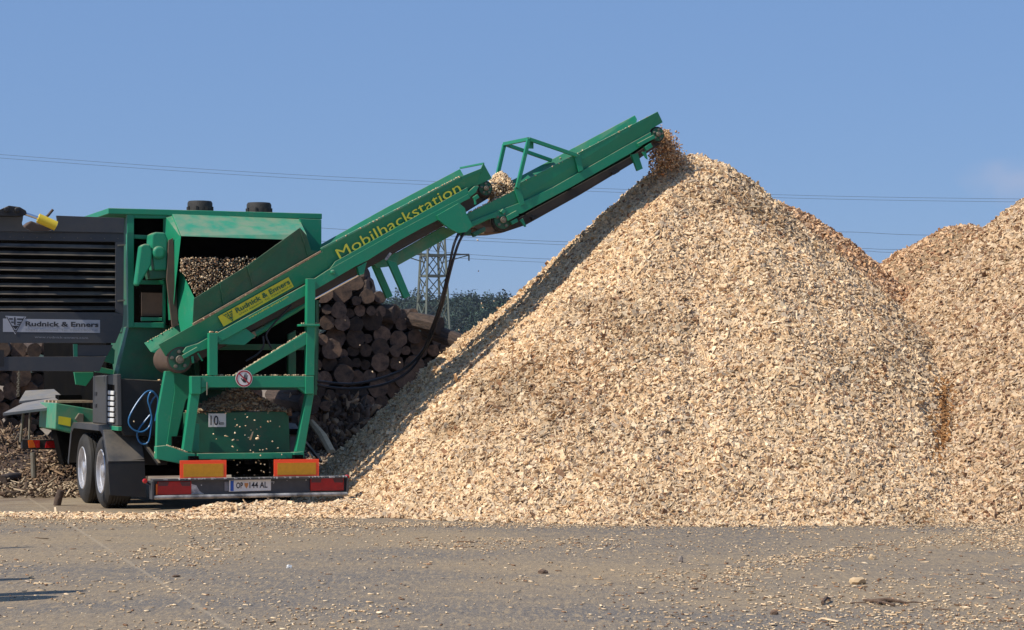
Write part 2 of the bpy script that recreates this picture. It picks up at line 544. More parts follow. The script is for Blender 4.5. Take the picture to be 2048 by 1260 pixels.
def g_noise(scale, lo, hi, to, detail=6, rough=0.6, stretch=None):
    t = gn.new('ShaderNodeTexNoise'); t.inputs['Scale'].default_value = scale
    t.inputs['Detail'].default_value = detail; t.inputs['Roughness'].default_value = rough
    src = gtc.outputs['Object']
    if stretch:
        mp = gn.new('ShaderNodeMapping'); mp.inputs['Scale'].default_value = stretch
        mp.inputs['Rotation'].default_value = (0, 0, 0.25)
        mp.inputs['Rotation'].default_value = (0, 0, 0.25 if stretch[0] < 2 else 0.03)
        gl.new(src, mp.inputs['Vector']); src = mp.outputs[0]
    gl.new(src, t.inputs['Vector'])
    r = gn.new('ShaderNodeMapRange'); r.inputs['From Min'].default_value = lo; r.inputs['From Max'].default_value = hi
    r.inputs['To Max'].default_value = to
    gl.new(t.outputs['Fac'], r.inputs['Value'])
    return r.outputs[0]


def g_mix(fac, a, bcol):
    mx = gn.new('ShaderNodeMix'); mx.data_type = 'RGBA'
    gl.new(fac, mx.inputs[0])
    if isinstance(a, tuple): mx.inputs[6].default_value = (*a, 1)
    else: gl.new(a, mx.inputs[6])
    if isinstance(bcol, tuple): mx.inputs[7].default_value = (*bcol, 1)
    else: gl.new(bcol, mx.inputs[7])
    return mx.outputs[2]


gc = g_mix(g_noise(3.0, 0.35, 0.65, 0.6), (0.118, 0.110, 0.106), (0.160, 0.143, 0.125))
gc = g_mix(g_noise(1.0, 0.40, 0.58, 0.9, 8, 0.62, (0.20, 0.28, 1)), gc, (0.285, 0.212, 0.132))
gc = g_mix(g_noise(14, 0.50, 0.66, 0.6, 6, 0.75), gc, (0.36, 0.27, 0.17))
gc = g_mix(g_noise(55, 0.54, 0.64, 0.8, 3, 0.7), gc, (0.44, 0.335, 0.205))
gc = g_mix(g_noise(38, 0.62, 0.70, 0.6, 3, 0.7), gc, (0.10, 0.08, 0.065))
gc = g_mix(g_noise(1.0, 0.50, 0.60, 0.75, 4, 0.85, (22, 3.2, 1)), gc, (0.38, 0.28, 0.165))
gc = g_mix(g_noise(1.0, 0.57, 0.66, 0.7, 3, 0.85, (26, 4, 1)), gc, (0.085, 0.072, 0.062))
gc = g_mix(g_noise(1.0, 0.62, 0.68, 0.8, 3, 0.85, (30, 5, 1)), gc, (0.55, 0.45, 0.31))
# far part of the yard: brown dirt and bark
gsp = gn.new('ShaderNodeSeparateXYZ'); gl.new(gtc.outputs['Object'], gsp.inputs[0])
gmr = gn.new('ShaderNodeMapRange'); gmr.inputs['From Min'].default_value = 26.5; gmr.inputs['From Max'].default_value = 33
gmr.inputs['To Max'].default_value = 0.8
gl.new(gsp.outputs['Y'], gmr.inputs['Value'])
gc = g_mix(gmr.outputs[0], gc, g_mix(g_noise(1.1, 0.4, 0.6, 1.0, 7, 0.7), (0.36, 0.285, 0.19), (0.19, 0.13, 0.085)))
# a slab joint filled with wood dust
ja, jb = G(345, 1180), G(470, 1260)
jd = (jb - ja).normalized()
gdot = gn.new('ShaderNodeVectorMath'); gdot.operation = 'DOT_PRODUCT'
gsub = gn.new('ShaderNodeVectorMath'); gsub.operation = 'SUBTRACT'; gsub.inputs[1].default_value = ja
gl.new(gtc.outputs['Object'], gsub.inputs[0]); gl.new(gsub.outputs[0], gdot.inputs[0])
gdot.inputs[1].default_value = (jd.y, -jd.x, 0)
gab = gn.new('ShaderNodeMath'); gab.operation = 'ABSOLUTE'; gl.new(gdot.outputs['Value'], gab.inputs[0])
gjr = gn.new('ShaderNodeMapRange'); gjr.inputs['From Min'].default_value = 0.03; gjr.inputs['From Max'].default_value = 0.004
gjr.inputs['To Max'].default_value = 0.5
gl.new(gab.outputs[0], gjr.inputs['Value'])
gc = g_mix(gjr.outputs[0], gc, (0.40, 0.32, 0.22))
gl.new(gc, gb.inputs['Base Color'])
gbp = gn.new('ShaderNodeBump'); gbp.inputs['Strength'].default_value = 0.5; gbp.inputs['Distance'].default_value = 0.01
gbt = gn.new('ShaderNodeTexNoise'); gbt.inputs['Scale'].default_value = 60; gbt.inputs['Detail'].default_value = 5
gl.new(gtc.outputs['Object'], gbt.inputs['Vector']); gl.new(gbt.outputs['Fac'], gbp.inputs['Height']); gl.new(gbp.outputs[0], gb.inputs['Normal'])
g = MB().add([(-1200, -60, 0), (1200, -60, 0), (1200, 1900, 0), (-1200, 1900, 0)], [(0, 1, 2, 3)]).build('ground', gm)
tag(g, kind='structure')

# ---- forested ridge far behind
HYc = 1150.0


def hill_h(x, y):
    t = np.clip((y - 850) / 330.0, 0, 1)
    s = t * t * (3 - 2 * t)
    top = 35 + 4 * (fbm(x, y * 0 + 3, 77, 160, 3) - 0.5)
    return s * top - 0.5


nx, ny = 90, 40
xs, ys = np.meshgrid(np.linspace(-900, 700, nx), np.linspace(840, 1700, ny))
zs = hill_h(xs, ys) * np.clip((1700 - ys) / 300, 0, 1)
hv = np.stack([xs, ys, zs], -1).reshape(-1, 3)
idx = np.arange(nx * ny).reshape(ny, nx)
hf = np.stack([idx[:-1, :-1], idx[:-1, 1:], idx[1:, 1:], idx[1:, :-1]], -1).reshape(-1, 4)
hill = quad_object('hill', hv, hf, np.tile((0.03, 0.05, 0.03), (len(hv), 1)), M['leaf'], smooth_n=len(hf))
tag(hill, kind='structure')
rf = np.random.RandomState(5)
tx, ty = [], []
for (x0, x1, y0, y1, n) in ((-170, 60, 900, 1230, 2600), (-700, -170, 1000, 1240, 900), (60, 600, 1000, 1240, 900)):
    tx.append(x0 + (x1 - x0) * rf.rand(n)); ty.append(y0 + (y1 - y0) * rf.rand(n))
tx, ty = np.concatenate(tx), np.concatenate(ty)
nt = len(tx)
tz = hill_h(tx, ty)
rad = 1.6 + 2.2 * rf.rand(nt) ** 2; hgt = rad * (0.9 + 1.3 * rf.rand(nt) ** 3)
NL = 120
d = norm(rf.randn(nt * NL, 3)); d[:, 2] = np.abs(d[:, 2]) * 1.0 - 0.15
rr = (0.65 + 0.45 * rf.rand(nt * NL))
lump = 1 + 0.35 * np.sin(d[:, 0] * 7 + np.repeat(tx, NL)) * np.cos(d[:, 1] * 6 + np.repeat(ty, NL))
pos = np.stack([np.repeat(tx, NL), np.repeat(ty, NL), np.repeat(tz + hgt * 0.8, NL)], 1) + d * (rr * lump)[:, None] * np.stack([np.repeat(rad, NL), np.repeat(rad, NL), np.repeat(hgt, NL)], 1)
nn = norm(d + rf.randn(nt * NL, 3) * 0.6)
ta = norm(np.cross(nn, rf.randn(nt * NL, 3))); tb = np.cross(nn, ta)
s1 = (0.25 + 0.33 * rf.rand(nt * NL))[:, None]
lv = np.stack([pos - ta * s1 - tb * s1 * .7, pos + ta * s1 - tb * s1 * .7, pos + ta * s1 + tb * s1 * .7, pos - ta * s1 + tb * s1 * .7], 1).reshape(-1, 3)
lf = np.arange(len(lv)).reshape(-1, 4)
tree_c = np.array((0.028, 0.056, 0.038)) * (0.6 + 0.8 * rf.rand(nt, 1)) * np.array((1, 1, 1)) + np.array((0.01, 0.0, 0.006)) * rf.rand(nt, 1)
lc = np.repeat(tree_c, NL, 0) * (0.7 + 0.6 * rf.rand(nt * NL, 1))
forest = quad_object('forest', lv, lf, np.repeat(lc, 4, 0), M['leaf'])
tag(forest, 'dark green forest covering the far ridge', 'forest', kind='stuff')

# ---- lattice pylon and its lines
PY = 165.0
pyl = empty('power_pylon', W(866, 755 + EYE * F / PY, PY), math.radians(24))
tag(pyl, 'grey lattice power pylon behind the log stack', 'pylon')
PT = W(866, 395, PY).z
wd = lambda z: 0.50 + 0.62 * (1 - z / PT)
mb = MB()
for sx in (-1, 1):
    for sy in (-1, 1):
        mb.bar((sx * wd(0), sy * wd(0), 0), (sx * wd(PT), sy * wd(PT), PT), 0.13)
mb.build('frame', M['galv'], pyl)
mb = MB()
z = 0.0
step = 1.75
while z < PT - 0.4:
    z2 = min(z + step, PT)
    a, b = wd(z), wd(z2)
    for s in (-1, 1):
        mb.bar((-a, s * a, z), (b, s * b, z2), 0.06); mb.bar((a, s * a, z), (-b, s * b, z2), 0.06)
        mb.bar((s * a, -a, z), (s * b, b, z2), 0.06); mb.bar((s * a, a, z), (s * b, -b, z2), 0.06)
    z = z2
for z in (W(0, 511, PT * 0 + PY).z, W(0, 552, PY).z):
    a = wd(z)
    for s in (-1, 1):
        mb.bar((-a, s * a, z), (a, s * a, z), 0.14); mb.bar((s * a, -a, z), (s * a, a, z), 0.14)
mb.build('bracing', M['galv'], pyl)
za = W(0, 510, PY).z
mb = MB()
for s in (-1, 1):
    mb.bar((0, -0.5, za), (s * 2.75, 0, za + 0.1), 0.10); mb.bar((0, 0.5, za), (s * 2.75, 0, za + 0.1), 0.10)
    mb.bar((s * 0.6, 0, za - 0.55), (s * 2.75, 0, za + 0.05), 0.07)
mb.build('crossarm', M['galv'], pyl)
for s in (-1, 1):
    MB().tube([(s * 2.75, 0, za + 0.05), (s * 2.75, 0, za - 0.35)], 0.06, 6).build('insulator', M['galv'], pyl)


def wire(pts, label, Y=PY, r=0.012):
    pts = [W(x, y, Y) for x, y in pts]
    out = []
    for i in range(len(pts) - 1):     # smooth in-between points
        p0, p1, p2, p3 = pts[max(i - 1, 0)], pts[i], pts[i + 1], pts[min(i + 2, len(pts) - 1)]
        for k in range(8):
            t = k / 8
            out.append(0.5 * ((2 * p1) + (p2 - p0) * t + (2 * p0 - 5 * p1 + 4 * p2 - p3) * t * t + (3 * p1 - p0 - 3 * p2 + p3) * t ** 3))
    out.append(pts[-1])
    o = MB().tube(out, r, 5).build('power_line', M['wire'])
    return tag(o, label, 'power line', 'power lines across the sky')


wire([(-200, 292), (0, 309), (450, 341), (870, 363), (1540, 389), (2048, 398), (2300, 398)], 'topmost thin wire crossing the whole sky above the trailer')
wire([(-200, 300), (0, 316), (450, 348), (870, 370), (1540, 395), (2048, 404), (2300, 404)], 'second thin wire just below the topmost wire across the sky')
wire([(400, 440), (866, 470), (1160, 484), (1400, 478), (1660, 464), (1840, 470), (2200, 474)], 'single wire between the pile gap, about halfway down the sky', r=0.014)
wire([(866, 478), (1160, 491), (1400, 500), (1705, 497), (1800, 499), (2200, 500)], 'wire dipping low into the gap between the two chip piles', r=0.013)
wire([(500, 470), (866, 502), (940, 509), (1130, 519), (1400, 520), (1705, 503), (1800, 505), (2200, 506)], 'wire running right from the end of the pylon crossarm', r=0.013)
wire([(866, 513), (930, 517), (1130, 526), (1400, 532), (1800, 530)], 'lowest sky wire, just under the pylon crossarm wire', r=0.012)
wire([(640, 578), (860, 587), (1050, 592), (1300, 596)], 'pale wire crossing in front of the far forest', r=0.014)


# ================================================================= CHIP PILES
class Pile:
    def __init__(s, px, py, Y, slope, round_, seed, squash=1.0):
        s.c = W(px, py, Y); s.slope = slope; s.r0 = round_; s.seed = seed; s.sq = squash

    def h(s, x, y):
        dx, dy = x - s.c.x, (y - s.c.y) * s.sq
        d = np.sqrt(dx * dx + dy * dy)
        an = np.arctan2(dy, dx)
        rip = (fbm(an * 3 + 20, d * 0.25, s.seed, 0.9, 3) - 0.5) * 0.42 * np.clip(d / 2.5, 0, 1)
        h = s.c.z - s.slope * (np.sqrt(d * d + s.r0 ** 2) - s.r0 * 0.75) + rip
        h = h + (fbm(x, y, s.seed + 9, 1.3, 4) - 0.5) * 0.30 + (fbm(x, y, s.seed + 29, 0.28, 2) - 0.5) * 0.06
        c = 0.22
        return 0.5 * (h + np.sqrt(h * h + c * c)) - 0.035


def chip_pile(pile, name, label, n_chips, R0, tintf, xlim=None, scale=1.0, base=TAN):
    rng = np.random.RandomState(pile.seed)
    g_ = 0.075
    x = np.arange(pile.c.x - R0, pile.c.x + R0, g_); y = np.arange(pile.c.y - R0 / pile.sq, pile.c.y + R0 / pile.sq, g_)
    if xlim: x = x[(x > xlim[0]) & (x < xlim[1])]
    X, Y = np.meshgrid(x, y)
    Z = pile.h(X, Y)
    v = np.stack([X, Y, Z], -1).reshape(-1, 3)
    id_ = np.arange(X.size).reshape(X.shape)
    f = np.stack([id_[:-1, :-1], id_[:-1, 1:], id_[1:, 1:], id_[1:, :-1]], -1).reshape(-1, 4)
    zf = Z.reshape(-1)[f].max(1)
    f = f[zf > 0.004]
    nbase = len(f)
    t0 = np.tile(base * 0.42, (len(v), 1)) * (0.8 + 0.4 * rng.rand(len(v), 1))  # bed under the chips darkened as the shade between them
    px = x[0] + (x[-1] - x[0]) * rng.rand(n_chips * 4); py = y[0] + (y[-1] - y[0]) * rng.rand(n_chips * 4)
    pz = pile.h(px, py)
    e = 0.03
    nx_, ny_ = (pile.h(px - e, py) - pile.h(px + e, py)) / (2 * e), (pile.h(px, py - e) - pile.h(px, py + e)) / (2 * e)
    nr = norm(np.stack([nx_, ny_, np.ones_like(nx_)], 1))
    tocam = norm(np.stack([-px, -py, EYE - pz], 1))
    face = (nr * tocam).sum(1)
    keep = (pz > 0.0) & ((face > -0.25) | (rng.rand(len(px)) < 0.15))
    # thin the toe out so the edge frays
    keep &= (pz > 0.06) | (rng.rand(len(px)) < 0.55)
    k = np.nonzero(keep)[0][:n_chips]
    p = np.stack([px, py, pz], 1)[k]; nr = nr[k]
    l, w, t = chip_dims(len(k), rng, scale)
    cv, cf = chip_geo(p, nr, l, w, t, rng, 0.62, 0.5)
    col = tintf(p, rng)
    o = quad_object(name, np.concatenate([v, cv]), np.concatenate([f, cf + len(v)]),
                    np.concatenate([t0, np.repeat(col, 8, 0)]), M['chips'], smooth_n=nbase)
    tag(o, label, 'chip pile', 'heaps of wood chips')
    return o


def topx(p):
    return CX + p[:, 0] / p[:, 1] * F, HY - (p[:, 2] - EYE) / p[:, 1] * F


def tint_main(p, rng):
    n = len(p)
    patch = fbm(p[:, 0], p[:, 2] * 1.3 + p[:, 1], 41, 1.6, 4)
    fade = np.clip((p[:, 0] - 2.5) / 3.0, 0, 1)
    lev = 0.96 - 0.26 * np.clip((patch - 0.54) * 4, 0, 1) - 0.08 * fade
    c = chip_tint(n, rng, 0.5, 0.06, lev)
    # coarse brownish patch halfway up the slope, and faint slide marks down it
    qx, qy = topx(p)
    pt = np.exp(-((qx - 1150 - (qy - 745) * 0.6) / 120) ** 2 - ((qy - 745) / 48) ** 2) * np.clip(0.3 + 1.4 * fbm(p[:, 0], p[:, 2], 47, 0.5, 3), 0, 1)
    kk = rng.rand(n) < pt * 0.45
    c[kk] = c[kk] * np.array((0.72, 0.60, 0.50))
    an_ = np.arctan2(p[:, 1] - main.c.y, p[:, 0] - main.c.x); dd_ = np.hypot(p[:, 1] - main.c.y, p[:, 0] - main.c.x)
    c = c * (0.88 + 0.24 * fbm(an_ * 6 + 9, dd_ * 0.35, 51, 0.5, 3))[:, None]
    br = rng.rand(n) < np.clip((patch - 0.56) * 1.4, 0, 0.28)
    c[br] = c[br] * np.array((0.62, 0.52, 0.45))
    return c


def stain(c, p, rng):
    # a damp brown streak running down the slope
    x, y = topx(p)
    s = np.exp(-((x - 1882 - 8 * np.sin(y / 40)) / 17) ** 2) * np.clip((y - 750) / 30, 0, 1) * np.clip((945 - y) / 60, 0, 1)
    k = rng.rand(len(p)) < s * 0.95
    c[k] = c[k] * np.array((0.58, 0.40, 0.24))
    return c


main = Pile(1388, 290, 32.7, 0.92, 0.38, 3)
chip_pile(main, 'wood_chip_pile', 'tall cone of fresh pale wood chips under the end of the green conveyor', 205000, 6.3,
          lambda p, r: stain(tint_main(p, r), p, r))
brown_p = Pile(1502, 366, 34.9, 0.90, 0.6, 13)
chip_pile(brown_p, 'wood_chip_pile', 'reddish brown chip pile mostly hidden behind the tall fresh cone', 50000, 6.2,
          lambda p, r: chip_tint(len(p), r, 0.7, 0.22, 0.86) * np.array((0.97, 0.86, 0.81)), xlim=(2.0, 9.5))
right_p = Pile(2240, 268, 33.2, 0.86, 0.5, 23)
chip_pile(right_p, 'wood_chip_pile', 'older greyish tan chip pile rising out of the picture on the right', 125000, 6.9,
          lambda p, r: stain(chip_tint(len(p), r, 0.55, 0.13, 0.84) * np.array((0.95, 0.93, 0.93)), p, r), xlim=(2.8, 10.5))
mid_p = Pile(1930, 430, 40.5, 0.80, 0.9, 33)
chip_pile(mid_p, 'wood_chip_pile', 'low rounded brownish chip pile behind the gap between the two front piles', 75000, 6.4,
          lambda p, r: chip_tint(len(p), r, 0.6, 0.20, 0.86) * np.array((0.98, 0.88, 0.82)))


# low drift of chips under the bumper
def drift_h(x, y):
    h = np.zeros_like(x)
    for px, py, hh, sx, sy in ((440, 1032, .155, .42, .35), (545, 1026, .15, .45, .45), (640, 1030, .10, .6, .4), (720, 1028, .14, .5, .5),
                               (330, 1036, .045, .8, .28), (200, 1034, .019, 1.0, .3), (60, 1030, .018, 1.0, .3)):
        c = G(px, py)
        h = h + hh * np.exp(-((x - c.x) / sx) ** 2 - ((y - c.y) / sy) ** 2)
    h = h * (0.7 + 0.6 * fbm(x, y, 91, 0.5, 3))
    return h - 0.018


rng = np.random.RandomState(61)
x = np.arange(-6.6, -1.2, 0.05); y = np.arange(26.6, 30.0, 0.05)
X, Y = np.meshgrid(x, y); Z = drift_h(X, Y)
v = np.stack([X, Y, Z], -1).reshape(-1, 3)
id_ = np.arange(X.size).reshape(X.shape)
f = np.stack([id_[:-1, :-1], id_[:-1, 1:], id_[1:, 1:], id_[1:, :-1]], -1).reshape(-1, 4)
f = f[Z.reshape(-1)[f].max(1) > 0]
px = -6.6 + 5.4 * rng.rand(40000); py = 26.6 + 3.4 * rng.rand(40000); pz = drift_h(px, py)
k = np.nonzero(pz > -0.010)[0][:15000]
p = np.stack([px, py, np.maximum(pz, 0.004)], 1)[k]
l, w, t = chip_dims(len(k), rng, 0.85)
cv, cf = chip_geo(p, np.tile((0, 0, 1.0), (len(k), 1)), l, w, t, rng, 0.35, 0.5)
o = quad_object('chip_drift', np.concatenate([v, cv]), np.concatenate([f, cf + len(v)]),
                np.concatenate([np.tile(TAN * 0.5, (len(v), 1)), np.repeat(chip_tint(len(k), rng, 0.5, 0.07, 1.0), 8, 0)]), M['chips'], smooth_n=len(f))  # bed darkened here too for the shade between chips
tag(o, 'low drift of spilled chips on the ground under the trailer bumper', 'chip drift')

# chips scattered over the yard
rng = np.random.RandomState(62)
n = 230000
Yd = 14.5 + 14.5 * rng.rand(n) ** 0.85
Xd = (rng.rand(n) - 0.5) * Yd * 0.56
px, py = CX + Xd / Yd * F, HY + EYE / Yd * F
dens = 0.034 * np.clip((fbm(Xd, Yd * 0.6, 73, 2.2, 3) - 0.36) * 3, 0.1, 1) + 0.15 * np.clip((fbm(Xd, Yd * 0.7, 63, 1.5, 4) - 0.52) * 4, 0, 1)
dens += 0.45 * np.exp(-((Yd - 26.9) / 0.45) ** 2) * (Xd > -2.4)
dens += 0.24 * np.clip((py - 1130) / 130, 0, 1) * np.clip((px - 1100) / 700, 0, 1) * (0.4 + fbm(Xd, Yd, 66, 0.6, 3))
dens += 0.55 * np.exp(-((py - 1090 - (1800 - px) * 0.15) / 14) ** 2) * (px > 1450) * fbm(Xd, Yd, 68, 0.5, 2)
dens += 0.40 * np.clip((px - 1900) / 120, 0, 1) * np.exp(-((py - 1075) / 25) ** 2)
dens += 0.30 * np.exp(-((py - 1032 - 6 * fbm(Xd, Yd, 69, 0.6, 2)) / 11) ** 2) * (px < 720) * (0.4 + fbm(Xd, Yd, 70, 0.4, 3))
k = rng.rand(n) < dens
p = np.stack([Xd, Yd, np.full(n, 0.004)], 1)[k]
l, w, t = chip_dims(len(p), rng, 0.50)
l = l * np.exp(rng.randn(len(p)) * 0.55 - 0.35); w = np.minimum(w, l * 0.5); t = t * 0.55
cv, cf = chip_geo(p, np.tile((0, 0, 1.0), (len(p), 1)), l, w, t, rng, 0.07, 0.5)
o = quad_object('scattered_chips', cv, cf, np.repeat(chip_tint(len(p), rng, 0.5, 0.16, 0.92), 8, 0), M['chips'])
tag(o, 'loose wood chips scattered over the grey yard', 'wood chips', kind='stuff')

# ================================================================= CHIPPER TRAILER
T = empty('wood_chipper', O, TH)
tag(T, 'green mobile wood chipper trailer with a long conveyor raised over the chip pile', 'wood chipper')

# ---- body
roof_u0, roof_u1 = P(254, 425, 1.5).x, P(641, 437, 1.5).x
roofz = P(400, 428, 1.5).z
mb = MB()
lowz = P(300, 650, 1.6).z
mb.box((roof_u0 + 0.10, 1.95, 2.3), (roof_u1 - 0.02, 8.6, roofz - 0.03))
mb.plate([(258, 653), (332, 650), (345, 700), (330, 762), (233, 762)], 1.55, 0.35)           # lower rear skin
mb.plate([(390, 640), (640, 505), (636, 780), (390, 780)], 1.7, 0.2)
mb.prism([Vector((roof_u0 + 0.12, 1.9, 1.0)), Vector((roof_u0 + 0.12, 2.7, 1.0)), Vector((roof_u0 + 0.12, 3.2, 2.32)), Vector((roof_u0 + 0.12, 1.9, 2.32))], (1.6, 0, 0))
mb.build('body', M['green_dark'], T, 0.008)
mb = MB()
mb.box((roof_u0 - 0.25, 1.46, roofz - 0.03), (roof_u1 + 0.01, 8.7, roofz + 0.045))
mb.build('roof', M['green'], T, 0.008)
mb = MB()
mb.plate([(254, 427), (268, 428), (268, 655), (257, 655)], 1.48, 0.10)
mb.plate([(268, 428), (333, 429), (333, 437), (268, 436)], 1.485, 0.09)
mb.plate([(268, 469), (310, 471), (310, 479), (268, 477)], 1.55, 0.06)
mb.plate([(268, 560), (330, 560), (330, 569), (268, 568)], 1.5, 0.08)
mb.plate([(268, 645), (328, 645), (328, 656), (268, 655)], 1.485, 0.10)
mb.plate([(283, 634), (325, 635), (325, 642), (283, 642)], 1.50, 0.06)
mb.plate([(328, 437), (333, 437), (331, 656), (326, 656)], 1.52, 0.06)
mb.build('rear_frame', M['green'], T, 0.006)
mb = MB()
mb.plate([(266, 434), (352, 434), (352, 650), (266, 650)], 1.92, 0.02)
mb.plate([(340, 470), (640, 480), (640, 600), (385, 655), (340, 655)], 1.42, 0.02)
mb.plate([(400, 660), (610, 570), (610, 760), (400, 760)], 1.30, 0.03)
mb.each('shade_backing', M['void'], T)  # near-black sheets painting the shade of the interior
MB().plate([(283, 585), (326, 586), (326, 632), (283, 632)], 1.7, 0.02).build('screen', M['belt_brown'], T)
# hood
mb = MB()
mb.plate([(345, 428, 1.45), (599, 438, 1.45), (613, 469, 0.87), (616, 481, 0.80), (363, 472, 0.80)], 0, 0.03)
mb.build('hood', M['green_dusty'], T, 0.005)
mb = MB()
mb.plate([(330, 430, 1.50), (345, 429, 1.46), (362, 473, 0.82), (352, 560, 0.92), (345, 640, 1.2), (338, 640, 1.5), (330, 500, 1.5)], 0, 0.04)
mb.plate([(599, 437), (643, 439), (643, 575), (605, 590), (612, 470)], 1.30, 0.05)
mb.each('hood_cheek', M['green'], T, 0.005)
mb = MB()
mb.plate([(358, 536, 1.15), (366, 548, 1.0), (390, 598, 0.62), (385, 652, 0.62), (362, 664, 1.0), (354, 622, 1.15)], 0, 0.02)
mb.build('chute_cheek', M['green'], T, 0.004)
mb = MB()
mb.plate([(338, 480, 1.1), (346, 476, 1.1), (352, 560, 1.1), (356, 650, 1.1), (345, 655, 1.1), (334, 560, 1.1)], 0, 0.05)
mb.build('chute_flap', M['belt_brown'], T)
# filter caps on the roof
for cx, cy in ((400, 429), (518, 433)):
    c = P(cx, cy, 2.0)
    c.z = roofz + 0.04
    mb = MB().lathe([(0.15, 0), (0.15, 0.03), (0.165, 0.035), (0.165, 0.14), (0.15, 0.165), (0.0, 0.175)], c, (0, 0, 1), 28)
    for k in range(8):
        a = k * math.pi / 4 + 0.3
        mb.box((c.x + 0.166 * math.cos(a) - .014, c.y + 0.166 * math.sin(a) - .014, c.z + .005), (c.x + 0.166 * math.cos(a) + .014, c.y + 0.166 * math.sin(a) + .014, c.z + .09))
    mb.build('filter_cap', M['rubber'], T, smooth=True)
# gear motor and belt guard
mb = MB()
mb.plate([(304, 468), (312, 464), (330, 465), (336, 478), (334, 540), (309, 541), (303, 490)], 1.15, 0.32)
c = P(319, 505, 1.1)
mb.lathe([(0.085, 0), (0.085, 0.05), (0.05, 0.06)], c + Vector((0, 0.06, 0)), (0, -1, 0), 20)
mot = mb.build('gear_motor', M['green'], T, 0.02)
mb = MB()
mb.plate([(281, 492, 1.12), (290, 487, 1.12), (300, 489, 1.12), (305, 503, 1.12), (303, 530, 1.12), (277, 573, 1.12), (271, 569, 1.12)], 0, 0.16)
mb.build('belt_guard', M['green'], mot, 0.02)
mb = MB()
mb.plate([(296, 541), (338, 538), (338, 556), (300, 558)], 1.2, 0.25)
mb.build('motor_mount', M['green_dark'], mot, 0.006)

# ---- swung-out cooler door on the left
D = 1.40
door = MB()
hole = [(80 + 36 * math.cos(a), 446 + 18 * math.sin(a)) for a in np.linspace(math.radians(-150), math.radians(-390), 18)]
top = [(-70, 424)] + [(47, 429)] + hole[1:-1] + [(113, 431)] + [(249, 436)]
door.plate(top + [(248, 458), (-70, 456)][:0] + [(248, 466), (-70, 462)], D, 0.05)
door.plate([(-70, 462), (248, 466), (248, 484), (-70, 479)], D + 0.02, 0.05)
door.plate([(231, 484), (248, 484), (247, 630), (231, 624)], D + 0.02, 0.05)
door.plate([(-70, 623), (231, 625), (247, 630), (245, 652), (231, 686), (-70, 686)], D + 0.01, 0.05)
door.plate([(-70, 714), (213, 713), (199, 743), (-70, 741)], D + 0.01, 0.06)
door.plate([(155, 690), (226, 690), (214, 712), (155, 712)], D + 0.05, 0.03)
for k in range(9):
    door.lathe([(0.008, 0), (0.006, 0.006)], P(20 + k * 27, 474 + k * 0.4, D + 0.02), (0, -1, 0), 6, 1)
dr = door.build('cooler_door', [M['anthracite'], M['steel']], T, 0.004)
mb = MB()
mb.plate([(-72, 476), (234, 480), (234, 628), (-72, 626)], D + 0.12, 0.02)
mb.build('backing', M['void'], dr)
mb = MB()
for ya, yb in ((492, 500), (507, 515), (523, 531), (539, 547), (555, 562), (572, 578), (588, 593), (603, 607), (619, 622)):
    a, b = P(-70, ya, D + 0.03), P(231, yb - 3, D + 0.03)
    dz, dv = Vector((0, 0.055, 0.045)), Vector((0, 0.004, -0.008))
    mb.add([a, b, b + dz, a + dz, a + dv, b + dv, b + dz + dv, a + dz + dv],
           [(0, 1, 2, 3), (7, 6, 5, 4), (0, 4, 5, 1), (3, 2, 6, 7), (0, 3, 7, 4), (1, 5, 6, 2)])
mb.each('louvre', M['slat'], dr)
mb = MB().plate([(147, 688), (155, 688), (155, 715), (148, 715)], D + 0.04, 0.05)
mb.build('hinge_post', M['green'], dr)
mb = MB().plate([(-10, 700), (8, 700), (8, 733), (-10, 733)], D - 0.0, 0.004)
mb.each('latch', M['black'], dr)
mb = MB()
for y_ in (489, 600):
    mb.plate([(236, y_), (250, y_ - 1), (250, y_ + 2), (236, y_ + 3)], D + 0.0, 0.03)
mb.each('hinge', M['steel'], dr)
# maker's foil on the door
mb = MB()
DV = D + 0.010
mb.plate([(6, 637), (200, 640), (200, 665.7), (6, 663.8)], DV - 0.004, 0.003)
mb.plate([(10.4, 631.5), (52.6, 633.3), (30.3, 669)], DV - 0.007, 0.003)
foil = mb.build('maker_foil', M['silver_foil'], dr)


def re_mark(L, name, m, parent):
    """triangular RE emblem drawn with bars; L maps 0..1 x 0..1 to the sticker plane"""
    q = MB()
    def strip(a, b, w):
        a, b = Vector(a), Vector(b)
        d_ = (b - a).normalized(); s_ = Vector((-d_.y, d_.x)) * w / 2
        q.add([L(p_) for p_ in (a - s_, b - s_, b + s_, a + s_)], [(0, 1, 2, 3)])
    strip((0.10, 0.94), (0.50, 0.10), 0.035); strip((0.90, 0.94), (0.50, 0.10), 0.035)
    strip((0.21, 0.83), (0.38, 0.83), 0.075); strip((0.30, 0.66), (0.42, 0.66), 0.07)
    strip((0.47, 0.92), (0.47, 0.52), 0.065)
    strip((0.57, 0.83), (0.84, 0.83), 0.075); strip((0.57, 0.66), (0.76, 0.66), 0.07); strip((0.57, 0.55), (0.70, 0.55), 0.05)
    q.add([L(Vector(p_)) for p_ in ((0.34, 0.48), (0.66, 0.48), (0.50, 0.28))], [(0, 1, 2)])
    strip((0.46, 0.22), (0.54, 0.22), 0.05)
    return q.build(name, m, parent)


def affine(a, b, c):
    """a origin, b end of x, c end of y (Vectors)"""
    return lambda p_: a + (b - a) * p_[0] + (c - a) * p_[1]


